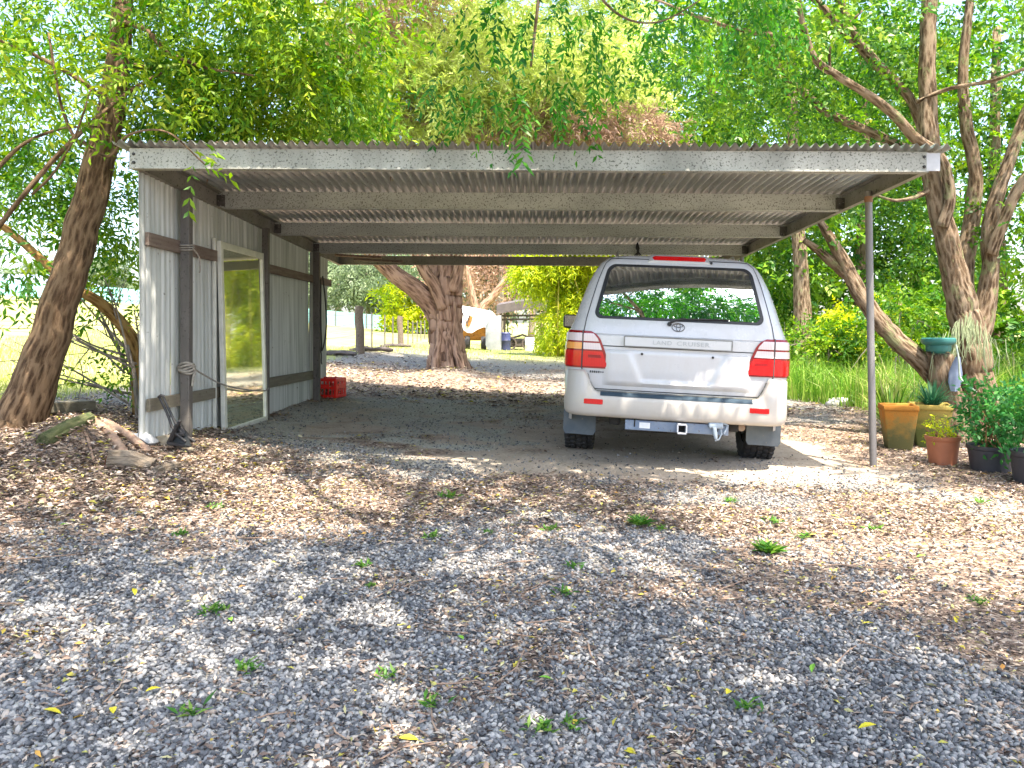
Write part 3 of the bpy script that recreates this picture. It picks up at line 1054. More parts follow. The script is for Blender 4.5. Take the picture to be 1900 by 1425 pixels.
# lengths of timber lying on the rear beam in the left corner
for (x0, x1, yv, zz, lab) in ((-2.95, -2.25, 11.75, .085, 'short pale timber offcut stored under the roof in the back left corner'), (-2.7, -1.95, 11.9, .04, 'thin dark timber length stored behind the pale offcut under the roof')):
    mb = MB(); mb.box((0, 0, 0), (x1 - x0, .07, .035), Matrix.Rotation(R(3), 3, 'Y'), .004)
    # rests on two wire hooks from the sheet
    for k in (-.25, .25):
        mb.tube([(k, -.04, .10), (k, -.045, -.02), (k, 0, -.026), (k, .045, -.02), (k, .04, .10)], .003, 5)
    o = mb.build('stored_timber', PALEW if zz > .05 else TIMB, None)
    o.location = ((x0 + x1) / 2, yv, zb(yv) + zz - .02)
    tag(o, lab, 'timber')

# tie hanging on the third purlin
mb = MB()
tx = (1183 - CX) / F * 10.95
for k in range(5):
    a = .5 * k
    mb.tube(curve([(tx, 10.97, 2.50), (tx - .02 + .01 * k, 10.95, 2.42), (tx + .012 * math.sin(k * 2), 10.94, 2.37), (tx - .05 + .025 * k, 10.93, 2.31)], 5), .008, 5)
o = mb.build('wire_tie', BLACKM, None, (tx, 10.95, 2.4))
tag(o, 'dark bunch of tie wire twisted round the third purlin above the car', 'wire tie')

# black iron stand slumped at the foot of the wall
bx0, by0 = W(300, 770, 6.35)[0], 6.35
st = thing('iron_stand', 'black iron stand with a long twin handle slumped at the foot of the tin wall', 'stand', (-2.86, 6.3, g1(-2.86, 6.3)))
gz = g1(-2.86, 6.35)
mb = MB()
top = np.array(W(299, 737, 6.2)) ; mid = np.array(W(328, 800, 6.15)); base = np.array(W(352, 822, 6.1))
for off in (-.012, .018):
    mb.tube(curve([top + (off, .0, 0), (top + mid) / 2 + (off, 0, 0), mid + (off * 1.6, 0, 0), base + (off * 2.4, 0, .01)], 6), .0105, 7)
mb.tube([top + (-.02, 0, 0), top + (.0, -.01, .015), top + (.026, 0, .004)], .012, 7)
mb.build('handle', BLACKM, st, smooth=60)
mb = MB()
for a, b in (((312, 822), (330, 786)), ((330, 786), (358, 820)), ((312, 822), (352, 828)), ((322, 806), (342, 806)), ((318, 818), (334, 780))):
    A = W(*a, 6.17); B = W(*b, 6.12)
    mb.beam(A, B, .022, .03, (0, 1, 0.1), .004)
mb.build('foot_frame', BLACKM, st)
Pm = np.array([[W(309, 824, 6.2), W(332, 822, 6.14), W(355, 829, 6.05)], [W(316, 806, 6.21), W(333, 803, 6.17), W(349, 812, 6.1)], [W(325, 785, 6.22), W(332, 783, 6.2), W(338, 790, 6.16)]])
mb = MB(); mb.grid(Pm); mb.grid(Pm + np.array([0, .012, 0]), True)
mb.build('sling', weathered('black_canvas', (.012, .013, .014), (.03, .035, .035), (.07, .06, .05), 8, rough=.9, bump=.6, spots=.66), st)

# red milk crate
cr = thing('milk_crate', 'red plastic milk crate standing on the mulch beside the last wall post', 'crate', (0, 0, 0))
def crate():
    w, d, h = .36, .32, .28
    mb = MB(); t = .012
    mb.box((0, 0, .012), (w - .02, d - .02, .008), None, .002)
    for sx, sy, L, ax in ((0, -1, w, 0), (0, 1, w, 0), (-1, 0, d, 1), (1, 0, d, 1)):
        cx_, cy_ = sx * w / 2, sy * d / 2
        def bar(u0, u1, z0_, z1_, th=t):
            c = (u0 + u1) / 2
            if ax == 0: mb.box((c, cy_, (z0_ + z1_) / 2), (u1 - u0, th, z1_ - z0_), None, .002)
            else: mb.box((cx_, c, (z0_ + z1_) / 2), (th, u1 - u0, z1_ - z0_), None, .002)
        bar(-L / 2, L / 2, .0, .04, .013); bar(-L / 2, L / 2, .235, .28, .014); bar(-L / 2, L / 2, .13, .16, .0125)
        for k in range(7):
            u = -L / 2 + L * k / 6
            wd = .035 if k in (0, 6) else .02
            bar(u - wd / 2 if 0 < k < 6 else (u if k == 0 else u - wd), u + wd / 2 if 0 < k < 6 else (u + wd if k == 0 else u), .035, .24, .0115)
        bar(-.075, .075, .16, .19, .0118)
    return mb
crate().build('basket', REDP, cr)
cpt = on_ground(615, 736)
cr.location = (-2.93, 11.35, g1(-2.93, 11.35)); cr.rotation_euler.z = R(-12)
# litter in the crate
rng = np.random.default_rng(4)
n = 160
P = np.stack([(rng.random(n) - .5) * .3, (rng.random(n) - .5) * .26, .02 + rng.random(n) * .16], 1)
V = leaves(P, nrm(rng.normal(size=(n, 3))), nrm(rng.normal(size=(n, 3))), .05 + .05 * rng.random(n), .02 + .02 * rng.random(n))
o = fast_mesh('dry_leaves', V, 4, rng.random(n), LITTER)
o.location = cr.location; o.rotation_euler = cr.rotation_euler
tag(o, kind='stuff')
# ================================================================== CAR (x to its right, y forward, z up, origin under the rear bumper)
car = thing('four_wheel_drive', 'white four wheel drive wagon parked under the carport with its back to the camera', 'car', (0, 0, 0))
_z = [.40, .44, .60, .80, .95, 1.10, 1.20, 1.26, 1.40, 1.55, 1.68, 1.75, 1.80, 1.835, 1.856, 1.866]
_w = [.86, .905, .935, .950, .952, .942, .905, .885, .845, .795, .735, .69, .635, .545, .40, .18]
_y = [.20, .15, .115, .10, .095, .10, .125, .145, .195, .255, .315, .355, .41, .52, .78, 1.30]
_r = [.12, .14, .17, .19, .19, .19, .19, .19, .19, .18, .17, .16, .16, .18, .2, .15]
_f = [4.75, 4.82, 4.86, 4.86, 4.84, 4.74, 3.55, 3.47, 3.30, 3.10, 2.93, 2.83, 2.74, 2.6, 2.35, 1.9]


def sec(z):
    return [float(np.interp(z, _z, a)) for a in (_w, _y, _r, _f)]


BULGE = .045


def rp(s, z, off=0.0):
    """point on the rear of the body: s runs across (arc length round the corner), z up, off = proud of the surface"""
    w, y0, r, f = sec(z)
    sg = 1 if s >= 0 else -1
    a = abs(s); flat = w - r
    if a <= flat:
        x = a; y = y0 + BULGE * (x / w) ** 2
        nx, ny = 2 * BULGE * x / w / w * -1, -1.0
        nx = -nx * 1.0
    else:
        yb = y0 + BULGE * (flat / w) ** 2
        th = (a - flat) / r
        if th < PI / 2:
            x = flat + r * math.sin(th); y = yb + r * (1 - math.cos(th))
            nx, ny = math.sin(th), -math.cos(th)
        else:
            x = w; y = yb + r + (a - flat - r * PI / 2)
            nx, ny = 1.0, 0.0
    # lean of the surface
    e = .01
    dy = (sec(z + e)[1] - sec(z - e)[1]) / (2 * e); dw = (sec(z + e)[0] - sec(z - e)[0]) / (2 * e)
    n = Vector((nx, ny, max(0, dy) * abs(ny) - dw * abs(nx))).normalized()
    return Vector((sg * (x + n.x * off), y + n.y * off, z + n.z * off))


def outline(z, nrear=17, ncor=7, nside=40, nfc=6, nfr=7):
    w, y0, r, f = sec(z)
    flat = w - r
    half = []
    for i in range(nrear // 2 + 1):
        x = flat * i / (nrear // 2); half.append((x, y0 + BULGE * (x / w) ** 2))
    yb = half[-1][1]
    for i in range(1, ncor + 1):
        th = PI / 2 * i / ncor; half.append((flat + r * math.sin(th), yb + r * (1 - math.cos(th))))
    fr = min(.35, w * .6); yc = f - .12 - fr
    ys = half[-1][1]
    for i in range(1, nside + 1):
        half.append((w, ys + (yc - ys) * i / nside))
    for i in range(1, nfc + 1):
        th = PI / 2 * i / nfc; half.append((w - fr * (1 - math.cos(th)), yc + fr * math.sin(th)))
    for i in range(1, nfr):
        x = (w - fr) * (1 - i / nfr); half.append((x, yc + fr + .12 * (1 - (x / max(w - fr, .01)) ** 2)))
    x = 0
    half.append((0, yc + fr + .12))
    left = [(-a, b) for a, b in half[1:-1]][::-1]
    return half + left


def loft(zs, fix=None):
    mb = MB()
    rows = []
    for k, z in enumerate(zs):
        o = outline(z)
        rows.append([(x, y, z) for x, y in o])
    if fix: rows = fix(rows)
    n = len(rows[0])
    V = [p for r_ in rows for p in r_]
    Fs = []
    for i in range(len(rows) - 1):
        for j in range(n):
            k = (j + 1) % n
            Fs.append((i * n + j, i * n + k, (i + 1) * n + k, (i + 1) * n + j))
    Fs.append(tuple(range(n))[::-1])
    Fs.append(tuple((len(rows) - 1) * n + j for j in range(n)))
    mb.add(V, Fs)
    return mb


# lower shell with wheel arches cut out
def fixl(rows):
    w, y0, r, f = sec(1.10)
    a = np.array(rows[-1]);
    t = a.copy(); t[:, 0] *= .965; t[:, 1] = (t[:, 1] - 2.4) * .985 + 2.4; t[:, 2] = 1.145
    rows.append([tuple(p) for p in t])
    return rows


lo = loft([.42, .44, .5, .6, .7, .8, .88, .95, 1.03, 1.10], fixl).build('body_raw', PAINT, car, smooth=40)
AX_R, AX_F, WR = .98, 3.83, .385
cut = MB()
for ay in (AX_R, AX_F):
    cut.lathe([(0, -1.2), (.455, -1.2), (.455, 1.2), (0, 1.2)], (0, ay, .40), 40, Matrix.Rotation(R(90), 3, 'Y'))
cu = cut.build('arch_cutter', UNDER, car)
bo = lo.modifiers.new('b', 'BOOLEAN'); bo.operation = 'DIFFERENCE'; bo.object = cu; bo.solver = 'EXACT'
dg = bpy.context.evaluated_depsgraph_get(); dg.update()
me = bpy.data.meshes.new_from_object(lo.evaluated_get(dg))
bpy.data.objects.remove(lo); bpy.data.objects.remove(cu)
top = loft([1.115, 1.16, 1.20, 1.26, 1.33, 1.40, 1.48, 1.55, 1.62, 1.68, 1.72, 1.75, 1.78, 1.80, 1.82, 1.835, 1.847, 1.856, 1.862, 1.866])
bm = bmesh.new(); bm.from_mesh(me)
tv = [bm.verts.new(tuple(v)) for v in np.concatenate(top.V)]
for f_ in top.Fc:
    try: bm.faces.new([tv[i] for i in f_])
    except ValueError: pass
me2 = bpy.data.meshes.new('body'); bm.to_mesh(me2); bm.free()
me2.materials.clear()
body = link('body', me2, PAINT, car, (0, 0, 0), 35)


def patch(poly_rows, off, mat, name, parent, thick=.0, ns=14, smooth=40):
    """poly_rows: list of (z, s_left, s_right); a skin over the rear surface"""
    P = []
    for z, a, b in poly_rows:
        P.append([rp(a + (b - a) * i / ns, z, off)[:] for i in range(ns + 1)])
    P = np.array(P)
    mb = MB(); mb.grid(P)
    if thick:
        P2 = np.array([[rp(a + (b - a) * i / ns, z, off - thick)[:] for i in range(ns + 1)] for z, a, b in poly_rows])
        rim = np.concatenate([P[0], P[1:, -1], P[-1, ::-1][1:], P[::-1, 0][1:]]); rim2 = np.concatenate([P2[0], P2[1:, -1], P2[-1, ::-1][1:], P2[::-1, 0][1:]])
        mb.grid(np.stack([rim2, rim]))
    return mb.build(name, mat, parent, smooth=smooth)


def rows_between(pts, n=10):
    """pts: list of (z, left, right) knots, interpolated"""
    z = [p[0] for p in pts]
    zz = np.linspace(z[0], z[-1], n)
    return [(q, float(np.interp(q, z, [p[1] for p in pts])), float(np.interp(q, z, [p[2] for p in pts]))) for q in zz]


def rounded(z0, z1, l0, l1, r0, r1, rad, n=9):
    """quad panel with rounded corners as rows"""
    out = []
    H_ = z1 - z0
    zs = sorted(set([z0 + rad * (1 - math.cos(PI / 2 * i / n)) for i in range(n + 1)] + [z1 - rad * (1 - math.cos(PI / 2 * i / n)) for i in range(n + 1)] + list(np.linspace(z0 + rad, z1 - rad, 6))))
    for z in zs:
        t = (z - z0) / H_
        L = l0 + (l1 - l0) * t; Rr = r0 + (r1 - r0) * t
        ins = 0
        for e in (z - z0, z1 - z):
            if e < rad: ins = max(ins, rad - math.sqrt(max(0, rad * rad - (rad - e) ** 2)))
        out.append((z, L + ins, Rr - ins))
    return out


# rear window: black ceramic border, glass inside it
# film of road dust on the tailgate and bumper
wf = patch(rounded(1.245, 1.735, -.725, -.615, .725, .615, .07), .004, BLKTRIM, 'rear_window', car, .006, 24)
patch(rounded(1.268, 1.71, -.690, -.585, .690, .585, .055), .0065, CARGLASS, 'pane', wf, 0, 24)


def seam(pts, wd=.009, off=.0015):
    """thin shut line on the rear along (s, z) points"""
    mb = MB()
    P = [rp(s, z, off) for s, z in pts]
    row = [[], []]
    for i, (s, z) in enumerate(pts):
        a = pts[max(0, i - 1)]; b = pts[min(len(pts) - 1, i + 1)]
        d = Vector((b[0] - a[0], b[1] - a[1])).normalized()
        nn = Vector((-d.y, d.x)) * wd / 2
        for k, sg in enumerate((-1, 1)):
            row[k].append(rp(s + nn.x * sg, z + nn.y * sg, off)[:])
    g = np.array(row)
    mb.grid(g, False)
    mb.grid(g, True)
    return mb


def arc(c, r, a0, a1, n=8):
    return [(c[0] + r * math.cos(a0 + (a1 - a0) * i / n), c[1] + r * math.sin(a0 + (a1 - a0) * i / n)) for i in range(n + 1)]


gate = None
sm = MB()
side = lambda sg: [(sg * .60, 1.80), (sg * .655, 1.74), (sg * .70, 1.6), (sg * .745, 1.42), (sg * .785, 1.24), (sg * .80, 1.12), (sg * .80, .98), (sg * .80, .84)]
for sg in (-1, 1):
    dn = side(sg) + [(sg * x, z) for x, z in arc((.69, .75), .11, 0, -PI / 2, 8)] + [(sg * t, .640) for t in (.6, .4, .2, 0)]
    dense = []
    for a, b in zip(dn[:-1], dn[1:]):
        for t in np.linspace(0, 1, 5, endpoint=False): dense.append((a[0] + (b[0] - a[0]) * t, a[1] + (b[1] - a[1]) * t))
    dense.append(dn[-1])
    q = seam(dense)
    sm.add(np.concatenate(q.V), q.Fc)
for t0, t1 in ((-.80, .80),):
    q = seam([(t, 1.012) for t in np.linspace(t0, t1, 30)])
    sm.add(np.concatenate(q.V), q.Fc)
q = seam([(t, 1.79) for t in np.linspace(-.6, .6, 20)])
sm.add(np.concatenate(q.V), q.Fc)
sm.build('tailgate_seam', GAPM, car)

# lower tailgate: raised sides of the plate recess
Pm = []
for z in np.linspace(.675, .985, 20):
    row = []
    for i in range(61):
        s = -.62 + 1.24 * i / 60
        t = (z - .675) / .31
        wd = .26 + .14 * t                        # recess widens upwards
        d = .020 * (1 - sstep(wd - .02, wd + .035, abs(s))) * sstep(.70, .74, z)
        e = .006 * sstep(.0, .04, .62 - abs(s)) * sstep(0, .03, z - .675) * sstep(0, .015, .985 - z)
        row.append(rp(s, z, .0005 + e - d * 0 + (-(d) + .020) * sstep(.0, .06, .62 - abs(s)) * sstep(0, .035, z - .675) * sstep(0, .02, .985 - z))[:])
    Pm.append(row)
mb = MB(); mb.grid(np.array(Pm)); tg = mb.build('tailgate_panel', PAINT, car, smooth=60)
for sx in (-.295, .295):
    mb = MB(); p = rp(sx, .957, .010)
    mb.lathe([(0, .010), (.009, .010), (.011, .006), (.011, 0)], tuple(p), 10, Matrix.Rotation(R(90), 3, 'X'))
    mb.build('plate_screw', BLACKM, tg)

# garnish bar with raised lettering
gb = patch(rounded(1.018, 1.098, -.445, -.445, .445, .445, .02), .024, PAINT, 'garnish', car, .026, 20)
fr = MB()
q = seam([(-.447, 1.02), (-.447, 1.06), (-.447, 1.098)] , .010, .026); fr.add(np.concatenate(q.V), q.Fc)
q = seam([(.447, 1.02), (.447, 1.06), (.447, 1.098)], .010, .026); fr.add(np.concatenate(q.V), q.Fc)
q = seam([(t, 1.099) for t in np.linspace(-.447, .447, 20)], .009, .026); fr.add(np.concatenate(q.V), q.Fc)
q = seam([(t, 1.017) for t in np.linspace(-.447, .447, 20)], .010, .026); fr.add(np.concatenate(q.V), q.Fc)
fr.build('edge', plain('grey_seam', (.25, .24, .22), .5), gb)


def text(body_, size, mat, name, parent, s0, z0, off, width=None, ext=.002, shear=0):
    cu = bpy.data.curves.new('t', 'FONT'); cu.body = body_; cu.size = size; cu.extrude = ext; cu.align_x = 'CENTER'; cu.align_y = 'CENTER'; cu.space_character = 1.15; cu.shear = shear
    to = bpy.data.objects.new('t', cu); COL.objects.link(to)
    dg = bpy.context.evaluated_depsgraph_get()
    me = bpy.data.meshes.new_from_object(to.evaluated_get(dg))
    bpy.data.objects.remove(to)
    xs = [v.co.x for v in me.vertices]
    k = width / (max(xs) - min(xs)) if width else 1
    for v in me.vertices:
        p = rp(s0 + v.co.x * k, z0 + v.co.y, off + v.co.z)
        v.co = p
    me.name = name
    me.materials.clear()
    return link(name, me, mat, parent, (0, 0, 0))


LTG = plain('letter_grey', (.36, .37, .38), .4, .3)
text('LAND', .050, LTG, 'lettering', gb, -.13, 1.058, .026, .155)
text('CRUISER', .050, LTG, 'lettering', gb, .125, 1.058, .026, .27)

# ring emblem: outer oval, two inner ovals
em = MB()
def oval(cx_, cz, a, b, w=.0042):
    t = np.linspace(0, 2 * PI, 37)
    em.tube([rp(cx_ + a * math.cos(q), cz + b * math.sin(q), .006)[:] for q in t], w, 6)
oval(0, 1.195, .052, .034); oval(0, 1.195, .017, .032, .0036); oval(0, 1.210, .037, .013, .0036)
em.build('emblem', plain('emblem_metal', (.28, .29, .31), .25, .7), car, smooth=60)
# small badge under the left lamp: dark blurred lettering
bd = MB()
for i, w_ in enumerate((.014, .012, .015, .012, .014, .012, .013)):
    p = rp(-.725 + .018 * i, .785, .004)
    bd.box(tuple(p), (w_ * .85, .004, .018 if i < 5 else .010), None, .001)
bd.build('badge', BLKTRIM, car)

# wiper
wp = MB()
pv = rp(-.075, 1.222, .02)
wp.lathe([(0, .03), (.016, .028), (.02, .0)], tuple(rp(-.075, 1.222, .0)), 12, Matrix.Rotation(R(90), 3, 'X'))
wp.tube([rp(-.075, 1.222, .03)[:], rp(.0, 1.252, .035)[:], rp(.06, 1.268, .022)[:]], [.009, .007, .005], 8)
wp.tube([rp(.0, 1.262, .022)[:], rp(.2, 1.268, .02)[:], rp(.42, 1.272, .018)[:]], [.006, .007, .005], 6)
wp.build('rear_wiper', BLACKM, car, smooth=60)

# high brake lamp on the roof edge
bl = MB()
P = []
for z, o_ in ((1.765, .004), (1.77, .02), (1.80, .026), (1.815, .004)):
    P.append([rp(-.245 + .49 * i / 16, z, o_ * (1 if 0 < i < 16 else .2))[:] for i in range(17)])
bl.grid(np.array(P))
brl = bl.build('brake_lamp', LENSR, car, smooth=50)
sp_ = MB()
P = []
for z, o_ in ((1.758, .001), (1.764, .024), (1.815, .032), (1.835, .001)):
    P.append([rp(-.275 + .55 * i / 16, z, o_ * .8 * (1 if 0 < i < 16 else .1))[:] for i in range(17)])
sp_.grid(np.array(P)); sp_.build('lamp_housing', PAINT, car, smooth=50)
wn = MB(); p = rp(.275, 1.765, .012)
wn.lathe([(0, .02), (.010, .017), (.013, 0)], tuple(p), 10, Matrix.Rotation(R(90), 3, 'X')); wn.build('washer_nozzle', BLKTRIM, car)


# tail lamps wrapped round the corners
def lamp(sg):
    S = lambda a, b: (min(sg * a, sg * b), max(sg * a, sg * b))
    def seg(z0, z1, i0, i1, o0, o1, off, mat, name, parent, th=.012, ns=12):
        rows = []
        for z in np.linspace(z0, z1, 7):
            t = (z - z0) / (z1 - z0)
            a, b = S(i0 + (i1 - i0) * t, o0 + (o1 - o0) * t)
            rows.append((z, a, b))
        return patch(rows, off, mat, name, parent, th, ns)
    # inner edge slants in towards the bottom
    inn = lambda z: float(np.interp(z, [.815, .84, 1.0, 1.07, 1.115, 1.13], [.585, .562, .622, .652, .695, .735]))
    OUT = 1.10
    rows = []
    for z in np.linspace(.815, 1.13, 14):
        a, b = S(inn(z), OUT); rows.append((z, a, b))
    h = patch(rows, .010, LENSD, 'tail_lamp', car, .010, 20)
    SEAMS = .80
    gp = .010
    for (lo_, hi_, mi, mo) in ((.830, .960, LENSR, LENSR), (.974, 1.030, LENSW, LENSA if sg < 0 else LENSW), (1.045, 1.108, LENSW, LENSW)):
        for (A, B, mt, isin) in ((None, SEAMS - .006, mi, True), (SEAMS + .006, OUT - .07, mo, False)):
            r2 = []
            for z in np.linspace(lo_, hi_, 6):
                a0 = inn(z) + .022 if isin else A
                a, b = S(a0, B); r2.append((z, a, b))
            patch(r2, .0155, mt, 'lens', h, .005, 12)
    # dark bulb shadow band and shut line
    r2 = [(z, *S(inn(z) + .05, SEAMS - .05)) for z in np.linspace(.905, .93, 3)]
    patch(r2, .0165, LENSD, 'bulb_shadow_band', h, .001, 8)
    q = seam([(sg * SEAMS, z) for z in np.linspace(.812, 1.132, 14)], .009, .0168)
    q.build('shut_line', GAPM, h)


lamp(-1); lamp(1)

# rear bumper: profile carried round the corners
BW, BR = .945, .22
def bp(s, off):
    """bumper outline"""
    flat = BW - BR; a = abs(s); sg = 1 if s >= 0 else -1
    if a <= flat: x, y, nx, ny = a, .05 * (a / BW) ** 2, 0, -1
    else:
        yb = .05 * (flat / BW) ** 2; th = (a - flat) / BR
        if th < PI / 2: x = flat + BR * math.sin(th); y = yb + BR * (1 - math.cos(th)); nx, ny = math.sin(th), -math.cos(th)
        else: x = BW; y = yb + BR + (a - flat - BR * PI / 2); nx, ny = 1, 0
    return sg * (x + nx * off), y + ny * off


Smax = (BW - BR) + BR * PI / 2 + .24
ss = np.linspace(-Smax, Smax, 97)
Pm = []
for s in ss:
    rise = float(sstep(.66, .80, abs(s))) * .175
    col_ = []
    for z, off in ((.405, -.10), (.41, -.035), (.425, -.012), (.45, 0), (.50, .004), (.555, .004), (.585, 0)):
        x, y = bp(s, off); col_.append((x, y, z))
    for z, off in ((.602, -.006), (.615, -.022), (.621, -.045), (.623, -.075), (.626, -.13)):
        x, y = bp(s, off * (1 - .35 * (rise > .01))); col_.append((x, y, z + rise))
    Pm.append(col_)
mb = MB(); mb.grid(np.array(Pm), True)
bump_ = mb.build('rear_bumper', BEIGE, car, smooth=50)
# step pad, reflectors
mb = MB()
P = []
for s in np.linspace(-.63, .63, 40):
    e = .4 if abs(s) > .6 else 1
    P.append([(*bp(s, o_), zz) for o_, zz in ((.002, .592), (-.004, .605), (-.019, .618), (-.045, .6245))])
P = np.array(P); mb.grid(P, True)
mb.build('step_pad', plain('blue_black_step_pad', (.03, .05, .07), .75, 0, .2), bump_, smooth=60)
mb = MB()
P = []
for s in np.linspace(-.76, .76, 50):
    rise = float(sstep(.66, .80, abs(s))) * .175
    P.append([(*bp(s, -.072), .6265 + rise), (*bp(s, -.108), .6295 + rise)])
mb.grid(np.array(P), True); mb.build('recess', weathered('olive_shadow_gap', (.16, .155, .12), (.10, .10, .08), None, 8), bump_)  # flat strip coloured dark as the shadow gap below the tailgate
for sg in (-1, 1):
    mb = MB()
    P = []
    for k, (z, o_) in enumerate(((.515, .004), (.518, .010), (.556, .010), (.559, .004))):
        P.append([(*bp(sg * .685 + .08 * (i / 10 * 2 - 1) * (1 if 0 < k < 3 else .93), o_ * (1 if 0 < i < 10 else .5)), z) for i in range(11)])
    mb.grid(np.array(P)); mb.build('reflector', LENSR, bump_, smooth=50)

# underside
mb = MB()
mb.box((0, 2.4, .50), (1.5, 4.2, .14), None, .03)
mb.box((0, 1.0, .47), (1.1, 1.2, .16), None, .04)
for sx in (-.5, .5): mb.box((sx, 2.2, .40), (.1, 4.1, .13), None, .02)
mb.build('chassis', UNDER, car)
mb = MB()
mb.tube([(-.75, AX_R, .385), (0, AX_R, .385), (.75, AX_R, .385)], [.05, .055, .05], 12)
mb.lathe([(0, -.13), (.10, -.11), (.15, 0), (.10, .11), (0, .13)], (.12, AX_R, .385), 16, Matrix.Rotation(R(90), 3, 'X'))
mb.build('axle', UNDER, car, smooth=50)
mb = MB()
mb.tube([(.48, 1.6, .42), (.52, .75, .45), (.56, .3, .40), (.57, .16, .375)], .032, 12); mb.build('exhaust', weathered('rusty_exhaust', (.20, .13, .09), (.32, .26, .2), None, 10, rough=.6, metal=.4), car, smooth=50)
mb = MB()
mb.box((-.16, .75, .43), (.75, .6, .2), None, .06); mb.build('fuel_tank', weathered('olive_tank', (.10, .10, .06), (.06, .06, .045), None, 6), car)

# tow bar
tb = MB()
tb.box((.02, .10, .355), (.86, .075, .085), None, .006)
tow = tb.build('tow_bar', STEELB, car)
for sx in (-.33, .36):
    mb = MB(); mb.box((sx, .16, .42), (.012, .2, .16), None, .002)
    mb.build('mount', UNDER, tow)
mb = MB()
w_ = .072
for (cx_, cz, sx, sz) in ((0, .036, w_, .012), (0, -.036, w_, .012), (-.036, 0, .012, .060), (.036, 0, .012, .060)):
    mb.box((.06 + cx_, .03, .355 + cz), (sx, .13, sz), None, .002)
mb.build('hitch_receiver', plain('pale_hitch', (.40, .42, .46), .5, .3), tow)
mb = MB(); mb.box((.06, .062, .355), (.058, .02, .058), None, 0); mb.build('hitch_opening_shade', UNDER, tow)  # black block filling the receiver in place of its shaded hollow
mb = MB(); mb.box((-.245, .061, .357), (.09, .003, .048), None, 0); mb.build('sticker', plain('white_sticker', (.8, .8, .8), .5), tow)
mb = MB()
mb.box((.34, .05, .395), (.12, .06, .05), None, .012)
mb.tube([(.30, .04, .42), (.38, .03, .425), (.44, .05, .40), (.41, .05, .33)], .010, 7)
mb.tube([(.33, .03, .38), (.335, .02, .33), (.345, .02, .285)], [.018, .02, .012], 8)
mb.tube([(.38, .04, .38), (.39, .03, .33), (.37, .03, .28), (.34, .04, .27)], .007, 6)
mb.build('trailer_plug', plain('dusty_plug', (.28, .33, .38), .6), tow, smooth=50)

# mudflaps
for sg in (-1, 1):
    mb = MB()
    P = []
    for k, z in enumerate(np.linspace(.19, .46, 9)):
        wv = .145 - .01 * (z < .2)
        ins = .02 if k == 0 else 0
        P.append([(sg * .815 + (-1 + 2 * i / 6) * (.148 - ins), .515 + .03 * (.46 - z) * -1 + .012 * math.sin(i * .9), z) for i in range(7)])
    P = np.array(P); mb.grid(P, True); mb.grid(P + np.array([0, .008, 0]))
    for e in (0, -1):
        mb.grid(np.stack([P[:, e], P[:, e] + np.array([0, .008, 0])]), e == 0)
    mb.build('mudflap', FLAP, car, smooth=50)


# wheels
def wheel_meshes():
    T = MB(); Mx = Matrix.Rotation(R(90), 3, 'Y')
    pr = [(.235, -.11), (.30, -.135), (.345, -.138), (.372, -.125), (.379, -.10), (.381, 0), (.379, .10), (.372, .125), (.345, .138), (.30, .135), (.235, .11)]
    T.lathe(pr, (0, 0, 0), 64, Mx)
    for row, (x0, wd, sh) in enumerate(((-.108, .044, 0), (-.055, .042, .5), (0, .044, .2), (.055, .042, .7), (.108, .044, .35))):
        for k in range(34):
            a = 2 * PI * (k + sh) / 34
            rot = Matrix.Rotation(a, 3, 'X') @ Matrix.Rotation(.22 * (1 if row % 2 else -1), 3, 'Z')
            c = Matrix.Rotation(a, 3, 'X') @ Vector((x0, 0, .383 if row in (1, 2, 3) else .378))
            T.box(tuple(c), (wd, .046, .022), rot, .003)
    Rm = MB()
    Rm.lathe([(.235, -.10), (.225, -.09), (.20, -.02), (.20, .06), (.22, .10), (.238, .11)], (0, 0, 0), 40, Mx)
    for k in range(5):
        a = 2 * PI * k / 5
        rot = Matrix.Rotation(a, 3, 'X')
        Rm.box(tuple(rot @ Vector((.085, 0, .13))), (.03, .075, .19), rot, .012)
    Rm.lathe([(0, .10), (.05, .095), (.062, .05)], (0, 0, 0), 20, Mx)
    Rm.lathe([(0, .04), (.2, .03)], (0, 0, 0), 30, Mx)
    return T, Rm


first = None
for (wx, wy) in ((-.825, AX_R), (.825, AX_R), (-.81, AX_F), (.81, AX_F)):
    if first is None:
        T, Rm = wheel_meshes()
        ty = T.build('wheel', TYRE, car, smooth=35)
        Rm.build('rim', RIM, ty, smooth=40)
        first = ty; w_ = ty
    else:
        w_ = first.copy(); COL.objects.link(w_)
        for ch in first.children:
            c = ch.copy(); COL.objects.link(c); c.parent = w_
    w_.location = (wx, wy, .387)
    w_.rotation_euler = (random.random() * .3, 0, 0 if wx > 0 else PI)

# side glass, mirrors, handles, front
def side_glass(sg, y0, y1, t0, t1, name='side_window'):
    P = []
    for z in np.linspace(1.25, 1.66, 8):
        w = sec(z)[0]; t = (z - 1.25) / .41
        a = y0 + (t0 - y0) * t; b = y1 + (t1 - y1) * t
        P.append([(sg * (w + .004), a + (b - a) * i / 8, z) for i in range(9)])
    mb = MB(); mb.grid(np.array(P), sg < 0)
    return mb.build(name, CARGLASS, car, smooth=50)


